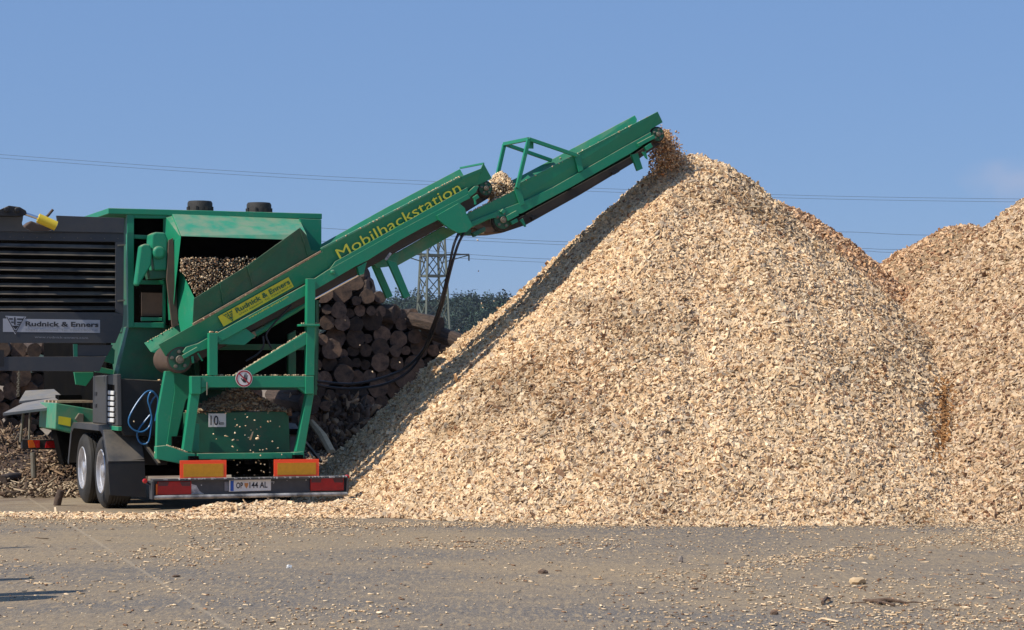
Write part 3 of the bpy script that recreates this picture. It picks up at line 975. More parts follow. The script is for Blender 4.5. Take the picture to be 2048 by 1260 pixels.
E3 = 0.0095
def PX(x, y, v): return P(x, y, v)
re_mark(affine(P(9, 669, DV - E3), P(53, 670, DV - E3), P(9, 631, DV - E3)), 'emblem', M['ink'], foil)
text_flat('Rudnick & Enners', P(51, 652, DV - E3), P(197, 653.6, DV - E3), P(51, 642.6, DV - E3), (0, 0, 0), 'lettering', M['ink'], foil, 0.028)
text_flat('57642 Alpenrod  Tel. 02662/8007-0', P(51, 661.3, DV - E3), P(195, 662.6, DV - E3), P(51, 657.2, DV - E3), (0, 0, 0), 'lettering', M['ink_faint'], foil, 0)
text_flat('www.rudnick-enners.com', P(69, 676, DV - 0.004), P(176, 678, DV - 0.004), P(69, 671.3, DV - 0.004), (0, 0, 0), 'lettering', M['ink_faint'], dr, 0)

# yellow cylinder and bracket above the door
mb = MB()
a, b, c = P(46, 426, 1.15), P(76, 436, 1.15), P(112, 452, 1.15)
mb.tube([b, c], 0.062, 16)
cyl = mb.build('feed_cylinder', M['yellow_paint'], T, smooth=True)
MB().tube([a, b], 0.022, 12).build('rod', M['chrome'], cyl, smooth=True)
mb = MB().plate([(-30, 432), (2, 418), (18, 411), (40, 414), (52, 421), (54, 428), (46, 432)], 1.12, 0.2)
for cx, cy in ((13, 419), (34, 420)):
    mb.lathe([(0.035, 0), (0.035, 0.03), (0.02, 0.035)], P(cx, cy, 1.12), (0, -1, 0), 14)
mb.build('bracket', M['black'], cyl, 0.006)
MB().tube([P(84, 441, 1.6), P(97, 430, 1.6), P(106, 419, 1.6)], 0.018, 8).build('hose', M['belt_brown'], cyl)
mb = MB().plate([(48, 452), (62, 441), (74, 446), (110, 452), (112, 466), (48, 466)], 1.8, 0.3)
mb.build('roller_housing', M['belt_brown'], cyl, 0.02)

# ---- lower left side: cabinet, tank, infeed table
UL = -0.20
mb = MB()
mb.prism([PU(186, 752, UL), PU(233, 748, UL), PU(235, 852, UL), PU(185, 846, UL)], (0.06, 0, 0))
mb.prism([PU(186, 752, UL - .012), PU(214, 751, UL - .012), PU(214, 848, UL - .012), PU(185, 845, UL - .012)], (0.03, 0, 0))
cab = mb.build('control_cabinet', mat('cabinet_grey', (0.055, 0.053, 0.053), 0.5, noise=0.4, nscale=6, color2=(0.04, 0.039, 0.038), dust=0.3), T, 0.01)
mb = MB()
mb.prism([PU(214, 768, UL - .006), PU(228, 770, UL - .006), PU(228, 848, UL - .006), PU(214, 838, UL - .006)], (0.004, 0, 0))
mb.build('opening', M['void'], cab)
mb = MB()
for k in range(6):
    y0 = 781 + k * 11
    mb.prism([PU(215.5, y0, UL - .03), PU(226, y0 + 1, UL - .03), PU(226, y0 + 9, UL - .03), PU(215.5, y0 + 8, UL - .03)], (0.02, 0, 0))
mb.each('relay', M['white'], cab, 0.006)
mb = MB()
for y0 in (784, 808):
    mb.prism([PU(189, y0, UL - .02), PU(193, y0, UL - .02), PU(193, y0 + 7, UL - .02), PU(189, y0 + 7, UL - .02)], (0.012, 0, 0))
mb.each('latch', M['black'], cab)
# black equipment box at the rear left
mb = MB()
mb.plate([(239, 757), (335, 762), (335, 872), (250, 872), (240, 852)], 1.27, 0.5)
mb.plate([(262, 872), (335, 872), (335, 930), (268, 930)], 1.6, 0.5)
mb.each('equipment_box', M['black'], T, 0.01)
mb = MB()
mb.prism([PU(183, 846, UL + .0), PU(236, 853, UL + .0), PU(236, 862, UL), PU(183, 855, UL)], (0.05, 0, 0))
mb.build('side_rail', M['green'], T, 0.006)
mb = MB()
mb.plate([(148, 744), (187, 744), (187, 752), (172, 772), (152, 769)], 2.6, 0.05)
mb.plate([(196, 733), (232, 741), (232, 750), (190, 744)], 1.9, 0.05)
mb.plate([(222, 693), (230, 700), (228, 728), (205, 722)], 1.75, 0.04)
mb.each('side_gusset', M['green'], T, 0.005)
# tank box
V4 = 3.9
mb = MB()
mb.plate([(112, 806), (190, 819), (190, 872), (150, 868), (110, 858)], V4, 1.3)
tank = mb.build('side_tank', M['green_dusty'], T, 0.012)
mb = MB().plate([(117.5, 832), (142, 836), (141, 853), (116.5, 848)], V4 - 0.006, 0.004)
mb.build('warning_foil', M['yellow'], tank)
mb = MB()
mb.plate([(150, 838), (158, 826), (168, 828), (168, 846), (158, 846)], V4 - 0.05, 0.06)
mb.build('valve', M['steel'], tank, 0.01)
mb = MB()
p0 = P(112, 806, V4)
for k in range(4):
    mb.box((p0.x + 0.02, V4 + 0.05 + k * 0.3, p0.z + 0.002), (p0.x + 0.62, V4 + 0.16 + k * 0.3, p0.z + 0.03))
mb.each('tread_strip', M['rust'], tank)
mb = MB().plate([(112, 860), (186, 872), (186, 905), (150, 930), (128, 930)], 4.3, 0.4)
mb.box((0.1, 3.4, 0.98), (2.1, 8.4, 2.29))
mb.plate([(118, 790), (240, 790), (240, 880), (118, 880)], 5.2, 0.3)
mb.each('shade_block', M['void'], T)  # near-black blocks standing in for the shaded space under the body
# folding infeed table
mb = MB()
q = [P(6, 826, 4.6), P(46, 806, 5.6), P(120, 793, 5.6), P(114, 813, 4.6)]
mb.prism(q, (0, 0, -0.04))
q = [P(38, 802, 5.7), P(51, 781, 6.2), P(108, 778, 6.2), P(126, 793, 5.7)]
mb.prism(q, (0, 0, -0.03))
table = mb.build('infeed_table', M['grey'], T, 0.004)
mb = MB()
mb.tube([P(47, 822, 5.0), P(43, 860, 5.0), P(41, 884, 5.0)], 0.02, 8); mb.tube([P(60, 822, 5.4), P(58, 880, 5.4)], 0.016, 8)
mb.tube([P(66, 905, 5.2), P(68, 955, 5.2)], 0.04, 10)
mb.each('support_leg', M['steel'], table)
mb = MB().plate([(44, 878), (118, 880), (124, 900), (44, 898)], 5.25, 0.1)
lb = mb.build('light_bar', M['black'], table, 0.01)
MB().plate([(56, 881), (66, 880), (72, 895), (58, 896)], 5.23, 0.02).build('amber_light', M['amber_lens'], lb, 0.004)
MB().plate([(67, 881), (80, 881), (80, 895), (73, 896)], 5.23, 0.02).build('red_light', M['red_lens'], lb, 0.004)
MB().plate([(93, 882), (113, 881), (112, 896), (90, 896)], 5.23, 0.02).build('red_light', M['red_lens'], lb, 0.004)
mb = MB()
z0, z1 = P(38, 742, 5.6), P(36, 792, 5.6)
for k in range(12):
    c = z0.lerp(z1, (k + 0.5) / 12)
    ax = Vector((1, 0, 0)) if k % 2 else Vector((0, 1, 0))
    pts = [c + ax * 0.02 * math.cos(t_) + Vector((0, 0, 0.022 * math.sin(t_))) for t_ in np.linspace(0, 2 * math.pi, 11)]
    mb.tube(pts, 0.006, 5, cap=False)
mb.build('chain', M['steel'], table)

# ---- wheels and mudguards
def wheel(u0, v0, s):
    """outer face at u0, s = -1 left side, +1 right side"""
    r_, w_ = 0.475, 0.37
    c = Vector((u0, v0, r_))
    ax = (-s, 0, 0)           # pointing inwards
    prof = [(0.27, 0.03), (0.30, 0.012), (0.36, 0.0), (0.42, 0.012), (0.452, 0.035), (0.470, 0.05), (0.475, 0.085)]
    for k in range(5):
        a0 = 0.085 + k * (w_ - 0.17) / 5; b0 = a0 + (w_ - 0.17) / 5
        prof += [(0.475, a0 + .008), (0.463, a0 + .012), (0.463, a0 + .02), (0.475, a0 + .024), (0.475, b0)]
    prof += [(0.470, w_ - 0.05), (0.42, w_ - 0.012), (0.36, w_), (0.27, w_ - 0.03)]
    ty = MB().lathe(prof, c, ax, 48, closed=True).build('wheel', M['rubber'], T, smooth=True)
    rim = MB().lathe([(0.290, 0.016), (0.280, 0.006), (0.268, 0.012), (0.262, 0.05), (0.250, 0.06), (0.243, 0.15), (0.225, 0.165), (0.17, 0.13), (0.145, 0.10), (0.095, 0.095), (0.085, 0.03), (0.07, 0.02), (0.0, 0.02)], c, ax, 40, cap=False)
    for k in range(10):
        a0 = k * math.pi / 5
        p_ = c + Vector((-s * 0.105, 0.128 * math.cos(a0), 0.128 * math.sin(a0)))
        rim.lathe([(0.014, 0), (0.014, -0.03), (0.0, -0.032)], p_, ax, 6)
        p_ = c + Vector((-s * 0.140, 0.198 * math.cos(a0 + .3), 0.198 * math.sin(a0 + .3)))
        rim.lathe([(0.024, 0), (0.024, -0.012), (0.0, -0.013)], p_, ax, 10, 1)
    rim.build('rim', [M['alu'], M['void']], ty, smooth=True)


for v0 in (1.95, 3.25):
    wheel(-0.27, v0, -1)
    wheel(2.27, v0, 1)
for (uo, ui) in ((-0.31, 0.16), (1.86, 2.30)):
    prof = [(4.05, 0.52), (3.80, 1.00), (3.62, 1.07), (1.72, 1.07), (1.52, 1.0), (1.22, 0.62)]
    mb = MB()
    for i in range(len(prof) - 1):
        (va, za_), (vb, zb_) = prof[i], prof[i + 1]
        d_ = Vector((0, vb - va, zb_ - za_)).normalized()
        nrm_ = Vector((0, d_.z, -d_.y)) * 0.018
        if nrm_.z < 0: nrm_ = -nrm_
        a, b = Vector((uo, va, za_)), Vector((uo, vb, zb_))
        mb.prism([a, b, b + nrm_, a + nrm_], (ui - uo, 0, 0))
        mb.prism([a, b, b - nrm_ * 3.5, a - nrm_ * 3.5], (0.012, 0, 0))
    mg = mb.build('mudguard', M['anthracite'], T, 0.003)
    MB().prism([Vector((uo, 1.215, 0.62)), Vector((ui, 1.215, 0.66)), Vector((ui + .02, 1.19, 0.16)), Vector((uo + .02, 1.19, 0.20))], (0, 0.02, 0)).build('mudflap', M['black'], mg, 0.003)
    MB().bar((ui - .05, 1.60, 1.02), (ui + .12, 0.9, 0.60), 0.035).build('stay', M['black'], mg)
# axle beams and chassis rails
mb = MB()
mb.box((0.45, 0.9, 0.62), (0.62, 9.5, 0.95)); mb.box((1.83, 0.9, 0.62), (2.0, 9.5, 0.95))
for v0 in (1.95, 3.25): mb.tube([(0.1, v0, .475), (2.3, v0, .475)], 0.07, 12)
mb.box((0.1, 1.4, 0.95), (2.3, 9.5, 1.02))
mb.box((0.5, 0.16, 0.60), (0.62, 0.95, 0.72)); mb.box((1.85, 0.16, 0.60), (1.97, 0.95, 0.72))
mb.box((0.52, 0.14, 0.36), (0.60, 0.22, 0.62)); mb.box((1.87, 0.14, 0.36), (1.95, 0.22, 0.62))
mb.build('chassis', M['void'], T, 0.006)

# blue hose coil
def smooth_path(pts, k=7):
    out = []
    for i in range(len(pts) - 1):
        p0, p1, p2, p3 = pts[max(i - 1, 0)], pts[i], pts[i + 1], pts[min(i + 2, len(pts) - 1)]
        for j in range(k):
            t_ = j / k
            out.append(0.5 * ((2 * p1) + (p2 - p0) * t_ + (2 * p0 - 5 * p1 + 4 * p2 - p3) * t_ * t_ + (3 * p1 - p0 - 3 * p2 + p3) * t_ ** 3))
    out.append(pts[-1])
    return out


mb = MB()
c1 = [(312, 792), (304, 782), (290, 786), (270, 812), (257, 840), (264, 857), (282, 864), (297, 855), (303, 838), (301, 820), (296, 800), (302, 784), (313, 790), (316, 805), (310, 842)]
c2 = [(313, 790), (305, 800), (300, 815), (304, 835), (302, 855), (298, 880), (290, 888), (279, 884), (274, 868), (282, 852), (300, 830)]
for i, c_ in enumerate((c1, c2)):
    mb.tube(smooth_path([P(x_, y_, 1.20 + 0.02 * i + 0.012 * math.sin(k_)) for k_, (x_, y_) in enumerate(c_)]), 0.011, 8)
mb.build('air_hose', M['blue_hose'], T, smooth=True)

# ---- rear support frame
VF = 0.24
mb = MB()
mb.plate([(331, 742), (349, 742), (349, 783), (333, 890), (313, 897), (315, 830)], 0.55, 0.10)        # left upright
mb.plate([(348, 742), (392, 758), (384, 790), (372, 800), (349, 895), (333, 891), (349, 783)], 0.95, 0.04)
mb.plate([(382, 786), (400, 786), (384, 904), (366, 903)], VF + 0.06, 0.12)                           # legs
mb.plate([(614, 788), (628, 788), (608, 908), (592, 904)], VF + 0.06, 0.12)
mb.plate([(313, 893), (333, 891), (372, 905), (390, 907), (395, 926), (366, 928), (313, 918)], VF, 0.14)  # base
mb.plate([(395, 907), (593, 905), (593, 917), (395, 919)], VF + 0.03, 0.12)
mb.plate([(588, 905), (608, 903), (609, 916), (588, 918)], VF, 0.2)
mb.plate([(383, 752), (402, 752), (402, 788), (383, 788)], VF + 0.0, 0.14)                            # beam and end blocks
mb.plate([(611, 752), (628, 752), (628, 788), (611, 788)], VF + 0.0, 0.14)
mb.plate([(402, 752), (611, 752), (611, 775), (402, 775)], VF + 0.02, 0.10)
mb.plate([(402, 775), (420, 775), (402, 788)], VF + 0.03, 0.08)
mb.plate([(611, 775), (595, 775), (611, 788)], VF + 0.03, 0.08)
mb.plate([(467, 751), (613, 664), (613, 689), (504, 751)], VF + 0.035, 0.08)                          # diagonal brace
mb.plate([(418, 666), (435.5, 666), (435.5, 751), (418, 751)], VF + 0.02, 0.10)                       # posts
mb.plate([(614.5, 557), (631, 557), (629, 751), (612.5, 751)], VF + 0.02, 0.10)
mb.plate([(602, 648), (640, 648), (640, 652.5), (602, 652.5)], VF - 0.01, 0.20)
fr = mb.build('support_frame', M['green'], T, 0.006)
mb = MB()
mb.plate([(577, 668), (592, 660), (592, 752), (577, 752)], 1.12, 0.08)
mb.plate([(632, 600), (636, 600), (634, 790), (628, 790)], 0.60, 0.05)
mb.plate([(402, 688), (612, 688), (612, 700), (402, 700)], 1.2, 0.06)
mb.each('rear_post', M['green_dark'], fr, 0.005)
# dust hopper with the 10 km plate
mb = MB()
mb.plate([(384, 826), (577, 822), (580, 904), (384, 906)], 0.82, 0.55)
hop = mb.build('hopper', M['green_dark'], T, 0.006)
MB().plate([(388, 845), (399, 848), (399, 902), (382, 902)], 0.70, 0.08).build('side_rib', M['green'], hop, 0.005)
sg = MB().plate([(417, 827), (452, 827), (452, 854), (417, 854)], 0.80, 0.006).build('speed_plate', M['white'], hop)
text_flat('10', P(421, 850, 0.795), P(437, 850, 0.795), P(421, 831, 0.795), (0, 0, 0), 'numerals', M['ink'], sg, 0.01)
text_flat('km', P(438.5, 849.5, 0.795), P(448, 849.5, 0.795), P(438.5, 842, 0.795), (0, 0, 0), 'lettering', M['ink'], sg, 0.01)
# heap of chips in the hopper
rng = np.random.RandomState(71)
n = 2600
hu0, hu1 = P(388, 824, 0.85).x, P(578, 824, 0.85).x
hz = P(480, 825, 0.85).z; hp = P(480, 780, 1.0)
uu = hu0 + (hu1 - hu0) * rng.rand(n); vv = 0.80 + 0.5 * rng.rand(n)
heap = lambda a, b: hz + (hp.z - hz) * 1.12 * np.clip(1 - np.sqrt(((a - hp.x) / 0.62) ** 2 + ((b - 1.05) / 0.9) ** 2), 0, 1) * np.clip((b - 0.78) / 0.16, 0, 1)
zz = heap(uu, vv) + 0.01 * rng.rand(n)
l, w, t = chip_dims(n, rng, 0.7)
cv, cf = chip_geo(np.stack([uu, vv, zz], 1), np.tile((0, -.4, .9), (n, 1)), l, w, t, rng, 0.4, 0.3)
xg, yg = np.meshgrid(np.linspace(hu0, hu1, 40), np.linspace(0.8, 1.3, 16))
zg = heap(xg, yg)
vg = np.stack([xg, yg, zg], -1).reshape(-1, 3); ig = np.arange(640).reshape(16, 40)
fg = np.stack([ig[:-1, :-1], ig[:-1, 1:], ig[1:, 1:], ig[1:, :-1]], -1).reshape(-1, 4)
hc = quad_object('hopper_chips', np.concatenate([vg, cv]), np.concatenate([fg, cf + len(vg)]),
                 np.concatenate([np.tile(TAN * 0.3, (len(vg), 1)), np.repeat(chip_tint(n, rng, 0.6, 0.3, 0.42), 8, 0)]), M['chips'])  # tints lowered so the heap carries its shade in the colour
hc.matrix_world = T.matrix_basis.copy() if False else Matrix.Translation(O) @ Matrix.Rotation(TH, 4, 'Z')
tag(hc, 'heap of fine chips tinted dark for shade, lying in the hopper above the 10 km plate', 'wood chips', kind='stuff')
# prohibition sign
c0 = P(488, 757, VF + 0.0)
rad0 = (P(505, 757, VF).x - P(488, 757, VF).x)
sg = MB().lathe([(rad0, 0), (rad0, 0.006)], c0 + Vector((0, 0.004, 0)), (0, -1, 0), 32).build('hand_sign', M['white'], T)
mb = MB()
ring = [(rad0 * 0.93, 0), (rad0 * 0.93, 0.003), (rad0 * 0.78, 0.003), (rad0 * 0.78, 0)]
mb.lathe(ring, c0 + Vector((0, -0.0025, 0)), (0, -1, 0), 32, closed=True)
k_ = rad0 * 0.62
mb.bar(c0 + Vector((-k_, -0.005, k_)), c0 + Vector((k_, -0.005, -k_)), 0.004, rad0 * 0.15)
mb.build('ring', M['red_ring'], sg)
mb = MB()
def hp_(x_, z_): return c0 + Vector((x_ * rad0, -0.0035, z_ * rad0))
pal = [(-0.05, -0.45), (0.22, -0.47), (0.36, -0.2), (0.38, 0.05), (-0.02, 0.05), (-0.12, -0.1), (-0.34, 0.08), (-0.38, 0.0), (-0.2, -0.28)]
mb.add([hp_(*q_) for q_ in pal], [tuple(range(len(pal)))])
for fx, ft, lean in ((0.02, 0.48, -0.02), (0.12, 0.62, 0.0), (0.23, 0.60, 0.03), (0.33, 0.40, 0.08)):
    mb.add([hp_(fx - .045, 0.04), hp_(fx + .045, 0.04), hp_(fx + .04 + lean, ft), hp_(fx - .035 + lean, ft)], [(0, 1, 2, 3)])
mb.build('hand_symbol', M['ink'], sg)
MB().tube([P(414, 764, VF - .02), P(414, 790, VF - .02)], 0.008, 6).build('locking_pin', M['steel'], fr)

# ---- bumper, lamps, plates
mb = MB()
zt, zb = P(500, 955, 0).z, P(500, 995, 0).z
mb.box((0, 0.05, zb + 0.01), (2.5, 0.07, zt - 0.01))
mb.box((0, -0.02, zt - 0.025), (2.5, 0.12, zt))
mb.box((-0.012, -0.02, zb), (0.01, 0.12, zt - 0.026)); mb.box((2.49, -0.02, zb + .03), (2.512, 0.12, zt - 0.026))
bmb = mb
bmb_tube = MB().tube([(0.02, 0.0, zb + 0.022), (2.5, 0.0, zb + 0.022)], 0.026, 12)
mb = bmb
rb = random.Random(4)
for k in range(46):
    u_ = rb.uniform(0.02, 2.48); s_ = rb.uniform(0.008, 0.03)
    mb.box((u_, -0.023, zt - rb.uniform(.010, .02)), (u_ + s_, 0.0, zt + 0.005), 1)
for k in range(14):
    u_ = rb.uniform(0.3, 2.2); z_ = rb.uniform(zb + .06, zt - .04); s_ = rb.uniform(0.006, 0.02)
    mb.box((u_, 0.046, z_), (u_ + s_, 0.049, z_ + s_), 1)
mb.prism([Vector((0.46, 0.045, zb + .05)), Vector((0.66, 0.045, zb + .05)), Vector((0.60, 0.045, zb + .09)), Vector((0.56, 0.045, zb + .16)), Vector((0.47, 0.045, zb + .19))], (0, 0.003, 0), 1)
bp_ = mb.build('bumper', [M['bumper'], M['chipped']], T, 0.004)
bmb_tube.build('lower_tube', M['worn_tube'], bp_, smooth=True)


def lamp(px0, px1, y0, y1, name_amber=True):
    v_ = 0.02
    o_ = MB().plate([(px0, y0), (px1, y0 - 1), (px1, y1 - 1), (px0, y1)], v_, 0.03).build('tail_lamp', M['red_lens'], bp_, 0.006)
    w_ = px1 - px0
    MB().plate([(px0 + 2, y0 + 1), (px0 + w_ * .34, y0 + 1), (px0 + w_ * .30, y0 + 9), (px0 + 2, y0 + 9)], v_ - .004, 0.004).build('lens', M['dark_lens'], o_)
    MB().plate([(px0 + w_ * .66, y0 + 1), (px1 - 2, y0), (px1 - 2, y0 + 9), (px0 + w_ * .72, y0 + 9)], v_ - .004, 0.004).build('lens', M['dark_lens'], o_)
    if name_amber:
        MB().plate([(px0 - 3, y0 + 5), (px0, y0 + 5), (px0, y1), (px0 - 3, y1)], v_ - .01, 0.03).build('side_reflector', M['amber_lens'], o_)


lamp(315, 383, 963, 990)
lamp(621, 688, 956, 982, False)
pl = MB().plate([(458, 960.5), (542, 958.5), (542, 981), (458, 983.5)], 0.03, 0.012).build('number_plate', M['white'], bp_, 0.003)
MB().plate([(461, 961.5), (467.5, 961.3), (467.5, 982), (461, 982.2)], 0.027, 0.002).build('country_band', M['blue_band'], pl)
PV = 0.0265
text_flat('OP', P(472.5, 976.5, PV), P(486, 976.2, PV), P(472.5, 965, PV), (0, 0, 0), 'lettering', M['ink'], pl, 0.02)
text_flat('144 AL', P(499, 976, PV), P(535, 975, PV), P(499, 964.3, PV), (0, 0, 0), 'lettering', M['ink'], pl, 0.02)
MB().plate([(489, 966), (496.5, 966), (496.5, 971), (493, 977), (489, 971)], PV, 0.002).build('crest', M['crest'], pl)
MB().plate([(449, 963), (457, 963), (457, 982), (449, 982)], 0.04, 0.01).build('plate_lamp', M['grey'], bp_, 0.003)
for px0, py0, du in ((290, 962, -.03), (694, 954, .03)):
    c = P(px0, py0, 0.05)
    mb = MB().lathe([(0.03, -.02), (0.03, 0.02), (0.02, 0.035)], c, (0, -1, 0), 16)
    ml = mb.build('marker_lamp', M['red_lens'], bp_, smooth=True)
    MB().bar(c + Vector((0, .03, 0)), P(306 if px0 < 400 else 684, 972 if px0 < 400 else 966, 0.08), 0.02).build('lamp_arm', M['black'], ml)
for x0, y0, x1, y1 in ((360, 921, 453, 957), (548, 919, 638, 953)):
    o_ = MB().plate([(x0, y0), (x1, y0 - 1), (x1, y1 - 1), (x0, y1)], 0.10, 0.012).build('rear_reflector', M['refl_red'], T, 0.003)
    MB().plate([(x0 + 7, y0 + 7), (x1 - 6, y0 + 6), (x1 - 6, y1 - 4), (x0 + 7, y1 - 3)], 0.096, 0.004).build('amber_panel', M['refl_amber'], o_)

# ---- main conveyor
mb = MB()
NW = [(318, 689, .40), (650, 501, .40), (662, 536, .46), (391, 690, .47), (357, 700.5, .47), (332, 713, .47)]
mb.plate(NW, 0, 0.03)
mb.plate([(642, 497, .385), (922, 353, .385), (962, 337, .385), (967, 326, .385), (984, 357, .42), (952, 372, .44), (950, 386, .45), (937, 392, .455), (660, 542, .455), (654, 520, .43)], 0, 0.03)
mb.plate([(391, 690), (613, 568.5), (655, 541), (789, 466), (937, 388), (941, 396), (925, 404), (878, 439), (846, 455), (804, 478), (762, 504), (735, 521), (712, 532), (635, 577), (613, 590), (489, 657), (418, 695.6), (396, 703)], .365, 0.09)
mb.plate([(671, 523), (935, 374.5), (937, 388), (660, 538)], .376, 0.03)
mb.plate([(874, 431), (918, 406), (930, 416), (933, 428), (946, 452), (933, 464), (917, 466), (905, 460), (894, 453), (878, 440)], .335, 0.06)   # hinge plate
mb.plate([(715, 534), (734, 523), (728, 547), (719, 551)], .38, 0.08)
mb.plate([(437, 688), (489, 690), (511, 672), (492, 657), (440, 676)], .40, 0.07)
mb.plate([(289, 686, 1.30), (358, 648, 1.30), (640, 500, 1.30), (645, 545, 1.2), (345, 712, 1.2), (302, 704, 1.22)], 0, 0.025)          # far wall
mb.plate([(636, 492, 1.34), (773, 415, 1.34), (920, 338, 1.34), (928, 352, 1.3), (925, 400, 1.2), (650, 545, 1.2)], 0, 0.025)
mb.bar(P(921, 336, 1.33), P(967, 327, .40), 0.025)
mb.plate([(922, 353, .38), (962, 337, .38), (964, 343, .385), (924, 360, .385)], 0, 0.004)
conv = mb.build('discharge_conveyor', M['green'], T, 0.004)
mb = MB()
mb.plate([(388, 597, .38), (495, 531, .38), (600, 455, .38), (613, 470, .40), (622, 500, .44), (650, 505, .46), (385, 657, .46)], 0, 0.02)
for q0, q1 in (((495, 532, .375), (507, 579, .44)), ((600, 457, .375), (616, 512, .44)), ((440, 566, .375), (447, 612, .44))):
    mb.bar(P(*q0), P(*q1), 0.012)
mb.build('splash_guard', M['green_dark'], conv, 0.003)
mb = MB()
mb.plate([(791, 507), (886, 453), (916, 464), (794, 532)], 0.85, 0.05)
mb.plate([(740, 522), (768, 503), (798, 506), (793, 531), (756, 536)], 0.70, 0.06)
mb.build('rest_beam', M['green_dusty'], conv, 0.004)
mb = MB()
mb.plate([(741, 522), (757, 526), (786, 592), (774, 597)], 1.15, 0.07)
mb.build('rest_leg', M['green'], conv, 0.004)
mb = MB()
mb.plate([(774, 519), (793, 525), (821, 592), (809, 597)], 0.45, 0.07)
mb.build('rest_leg', M['green'], conv, 0.004)
mb = MB()
mb.bar(P(771, 520, .40), P(781, 506, .40), 0.03)
mb.build('catch', M['chipped'], conv)
# belt
mb = MB()
mb.plate([(335, 705), (962, 366), (986, 378), (978, 396), (890, 450), (790, 506), (640, 590), (500, 664), (378, 733), (350, 742), (330, 730)], 0.56, 0.58)
mb.build('belt', M['belt'], conv, 0.01)
for (cx, cy, r_, nm) in ((358, 719, 0.172, 'tail_drum'), (970, 377, 0.108, 'head_drum')):
    c = P(cx, cy, 0.47)
    mb = MB().lathe([(r_ * .9, -0.015), (r_, 0.0), (r_, 0.72), (r_ * .9, 0.73)], c, (0, 1, 0), 30)
    dm = mb.build(nm, M['belt_brown'] if nm == 'tail_drum' else M['rubber'], conv, smooth=True)
    mb = MB().lathe([(r_ * .80, 0.0), (r_ * .8, 0.02), (0, 0.02)], c, (0, -1, 0), 28)
    mb.build('drum_face', M['green_dark'], dm, smooth=True)
    mb = MB().lathe([(r_ * .30, 0.0), (r_ * .30, 0.045), (r_ * .27, .05), (r_ * .14, 0.05), (r_ * .14, .075), (0, .075)], c + Vector((0, -.02, 0)), (0, -1, 0), 20)
    for k in range(5):
        a0 = k * 2 * math.pi / 5 + 0.4
        mb.lathe([(r_ * .13, 0), (r_ * .13, .03), (0, .032)], c + Vector((r_ * .58 * math.cos(a0), -.02, r_ * .58 * math.sin(a0))), (0, -1, 0), 8)
    mb.build('bearing', M['steel'], dm, smooth=True)
mb = MB()
mb.plate([(366, 704), (373, 694), (398, 686), (402, 694), (372, 712)], .37, 0.05)
mb.bar(P(366, 714, .35), P(396, 697, .35), 0.05)
mb.bar(P(384, 712, .36), P(386, 726, .36), 0.03); mb.bar(P(395, 706, .36), P(405, 722, .36), 0.02)
mb.plate([(940, 394), (952, 385), (958, 372), (950, 372), (936, 384)], .37, 0.05)
mb.bar(P(947, 398, .36), P(956, 392, .36), 0.05); mb.bar(P(949, 393, .35), P(951, 409, .35), 0.025)
mb.each('tensioner', M['green'], conv, 0.004)
mb = MB()
mb.plate([(388, 651, .395), (642, 505, .395), (642, 501, .385), (386, 647, .385)], 0, 0.05)
mb.plate([(644, 499, .38), (922, 355, .38), (922, 351.5, .38), (643, 495.5, .38)], 0, 0.06, 1)
mb.build('dusty_rim', [M['rust'], M['green_dusty']], conv)
MB().lathe([(.03, 0), (.03, .02), (.015, .03), (0, .03)], P(665, 544, .365), (0, -1, 0), 12).build('bolt', M['green'], conv)
# lettering on the conveyor wall
lo = Vector((0, -0.006, 0))
text_flat('Mobilhackstation', P(679.6, 519, .405), P(923, 382, .405), P(669, 499.5, .382), lo * 2, 'lettering', M['letter_yellow'], conv, 0.0)
st = MB().plate([(435.6, 633, .412), (576.7, 554, .412), (587.5, 573.4, .43), (447.3, 653, .43)], 0, 0.003)
for i in range(len(st.v)): st.v[i] = (st.v[i][0], st.v[i][1] - 0.005, st.v[i][2])
st = st.build('maker_foil', M['yellow'], conv)
lo = Vector((0, -0.012, 0))
text_flat('Rudnick & Enners', P(473.5, 626, .42), P(580.5, 566.8, .42), P(469.0, 617.5, .412), lo, 'lettering', M['foil_green'], st, 0.024)
text_flat('57642 Alpenrod  Tel. 02662/8007-0', P(478.5, 630.8, .424), P(583, 573, .424), P(476.9, 627.8, .42), lo, 'lettering', M['foil_green'], st, 0)
re_mark(affine(P(455.5, 650.5, .43) + lo, P(478, 638.5, .43) + lo, P(442, 629, .412) + lo), 'emblem', M['foil_green'], st)
text_flat('www.rudnick-enners.com', P(498, 638, .358), P(577, 594.5, .358), P(496, 634, .358), Vector((0, 0, 0)), 'lettering', M['yellow'], conv, 0)
# lifting cylinder and hoses
mb = MB().tube([P(510, 668, .62), P(618, 603, .62)], 0.042, 16)
cy = mb.build('lift_cylinder', M['green'], conv, smooth=True)
MB().tube([P(616, 604, .62), P(722, 546, .62)], 0.024, 12).build('rod', M['chrome'], cy, smooth=True)
MB().plate([(494, 672), (508, 662), (514, 668), (510, 676), (497, 680)], .58, 0.08).build('clevis', M['rust'], cy, 0.004)
mb = MB()
mb.tube(smooth_path([P(583, 610, .5), P(550, 645, .5), P(533, 668, .5), P(537, 685, .5), P(543, 697, .5)]), 0.012, 8)
mb.tube(smooth_path([P(526, 672, .5), P(527, 692, .5), P(515, 708, .5), P(492, 722, .5)]), 0.012, 8)
mb.each('hydraulic_hose', M['hose'], cy, smooth=True)
mb = MB()
mb.tube(smooth_path([P(919, 463, .42), P(907, 492, .42), P(897, 540, .5), P(880, 610, .7), P(862, 660, 1.0), P(846, 700, 1.4), P(812, 735, 1.7), P(760, 757, 1.8), P(700, 768, 1.8), P(630, 762, 1.7)]), 0.018, 8)
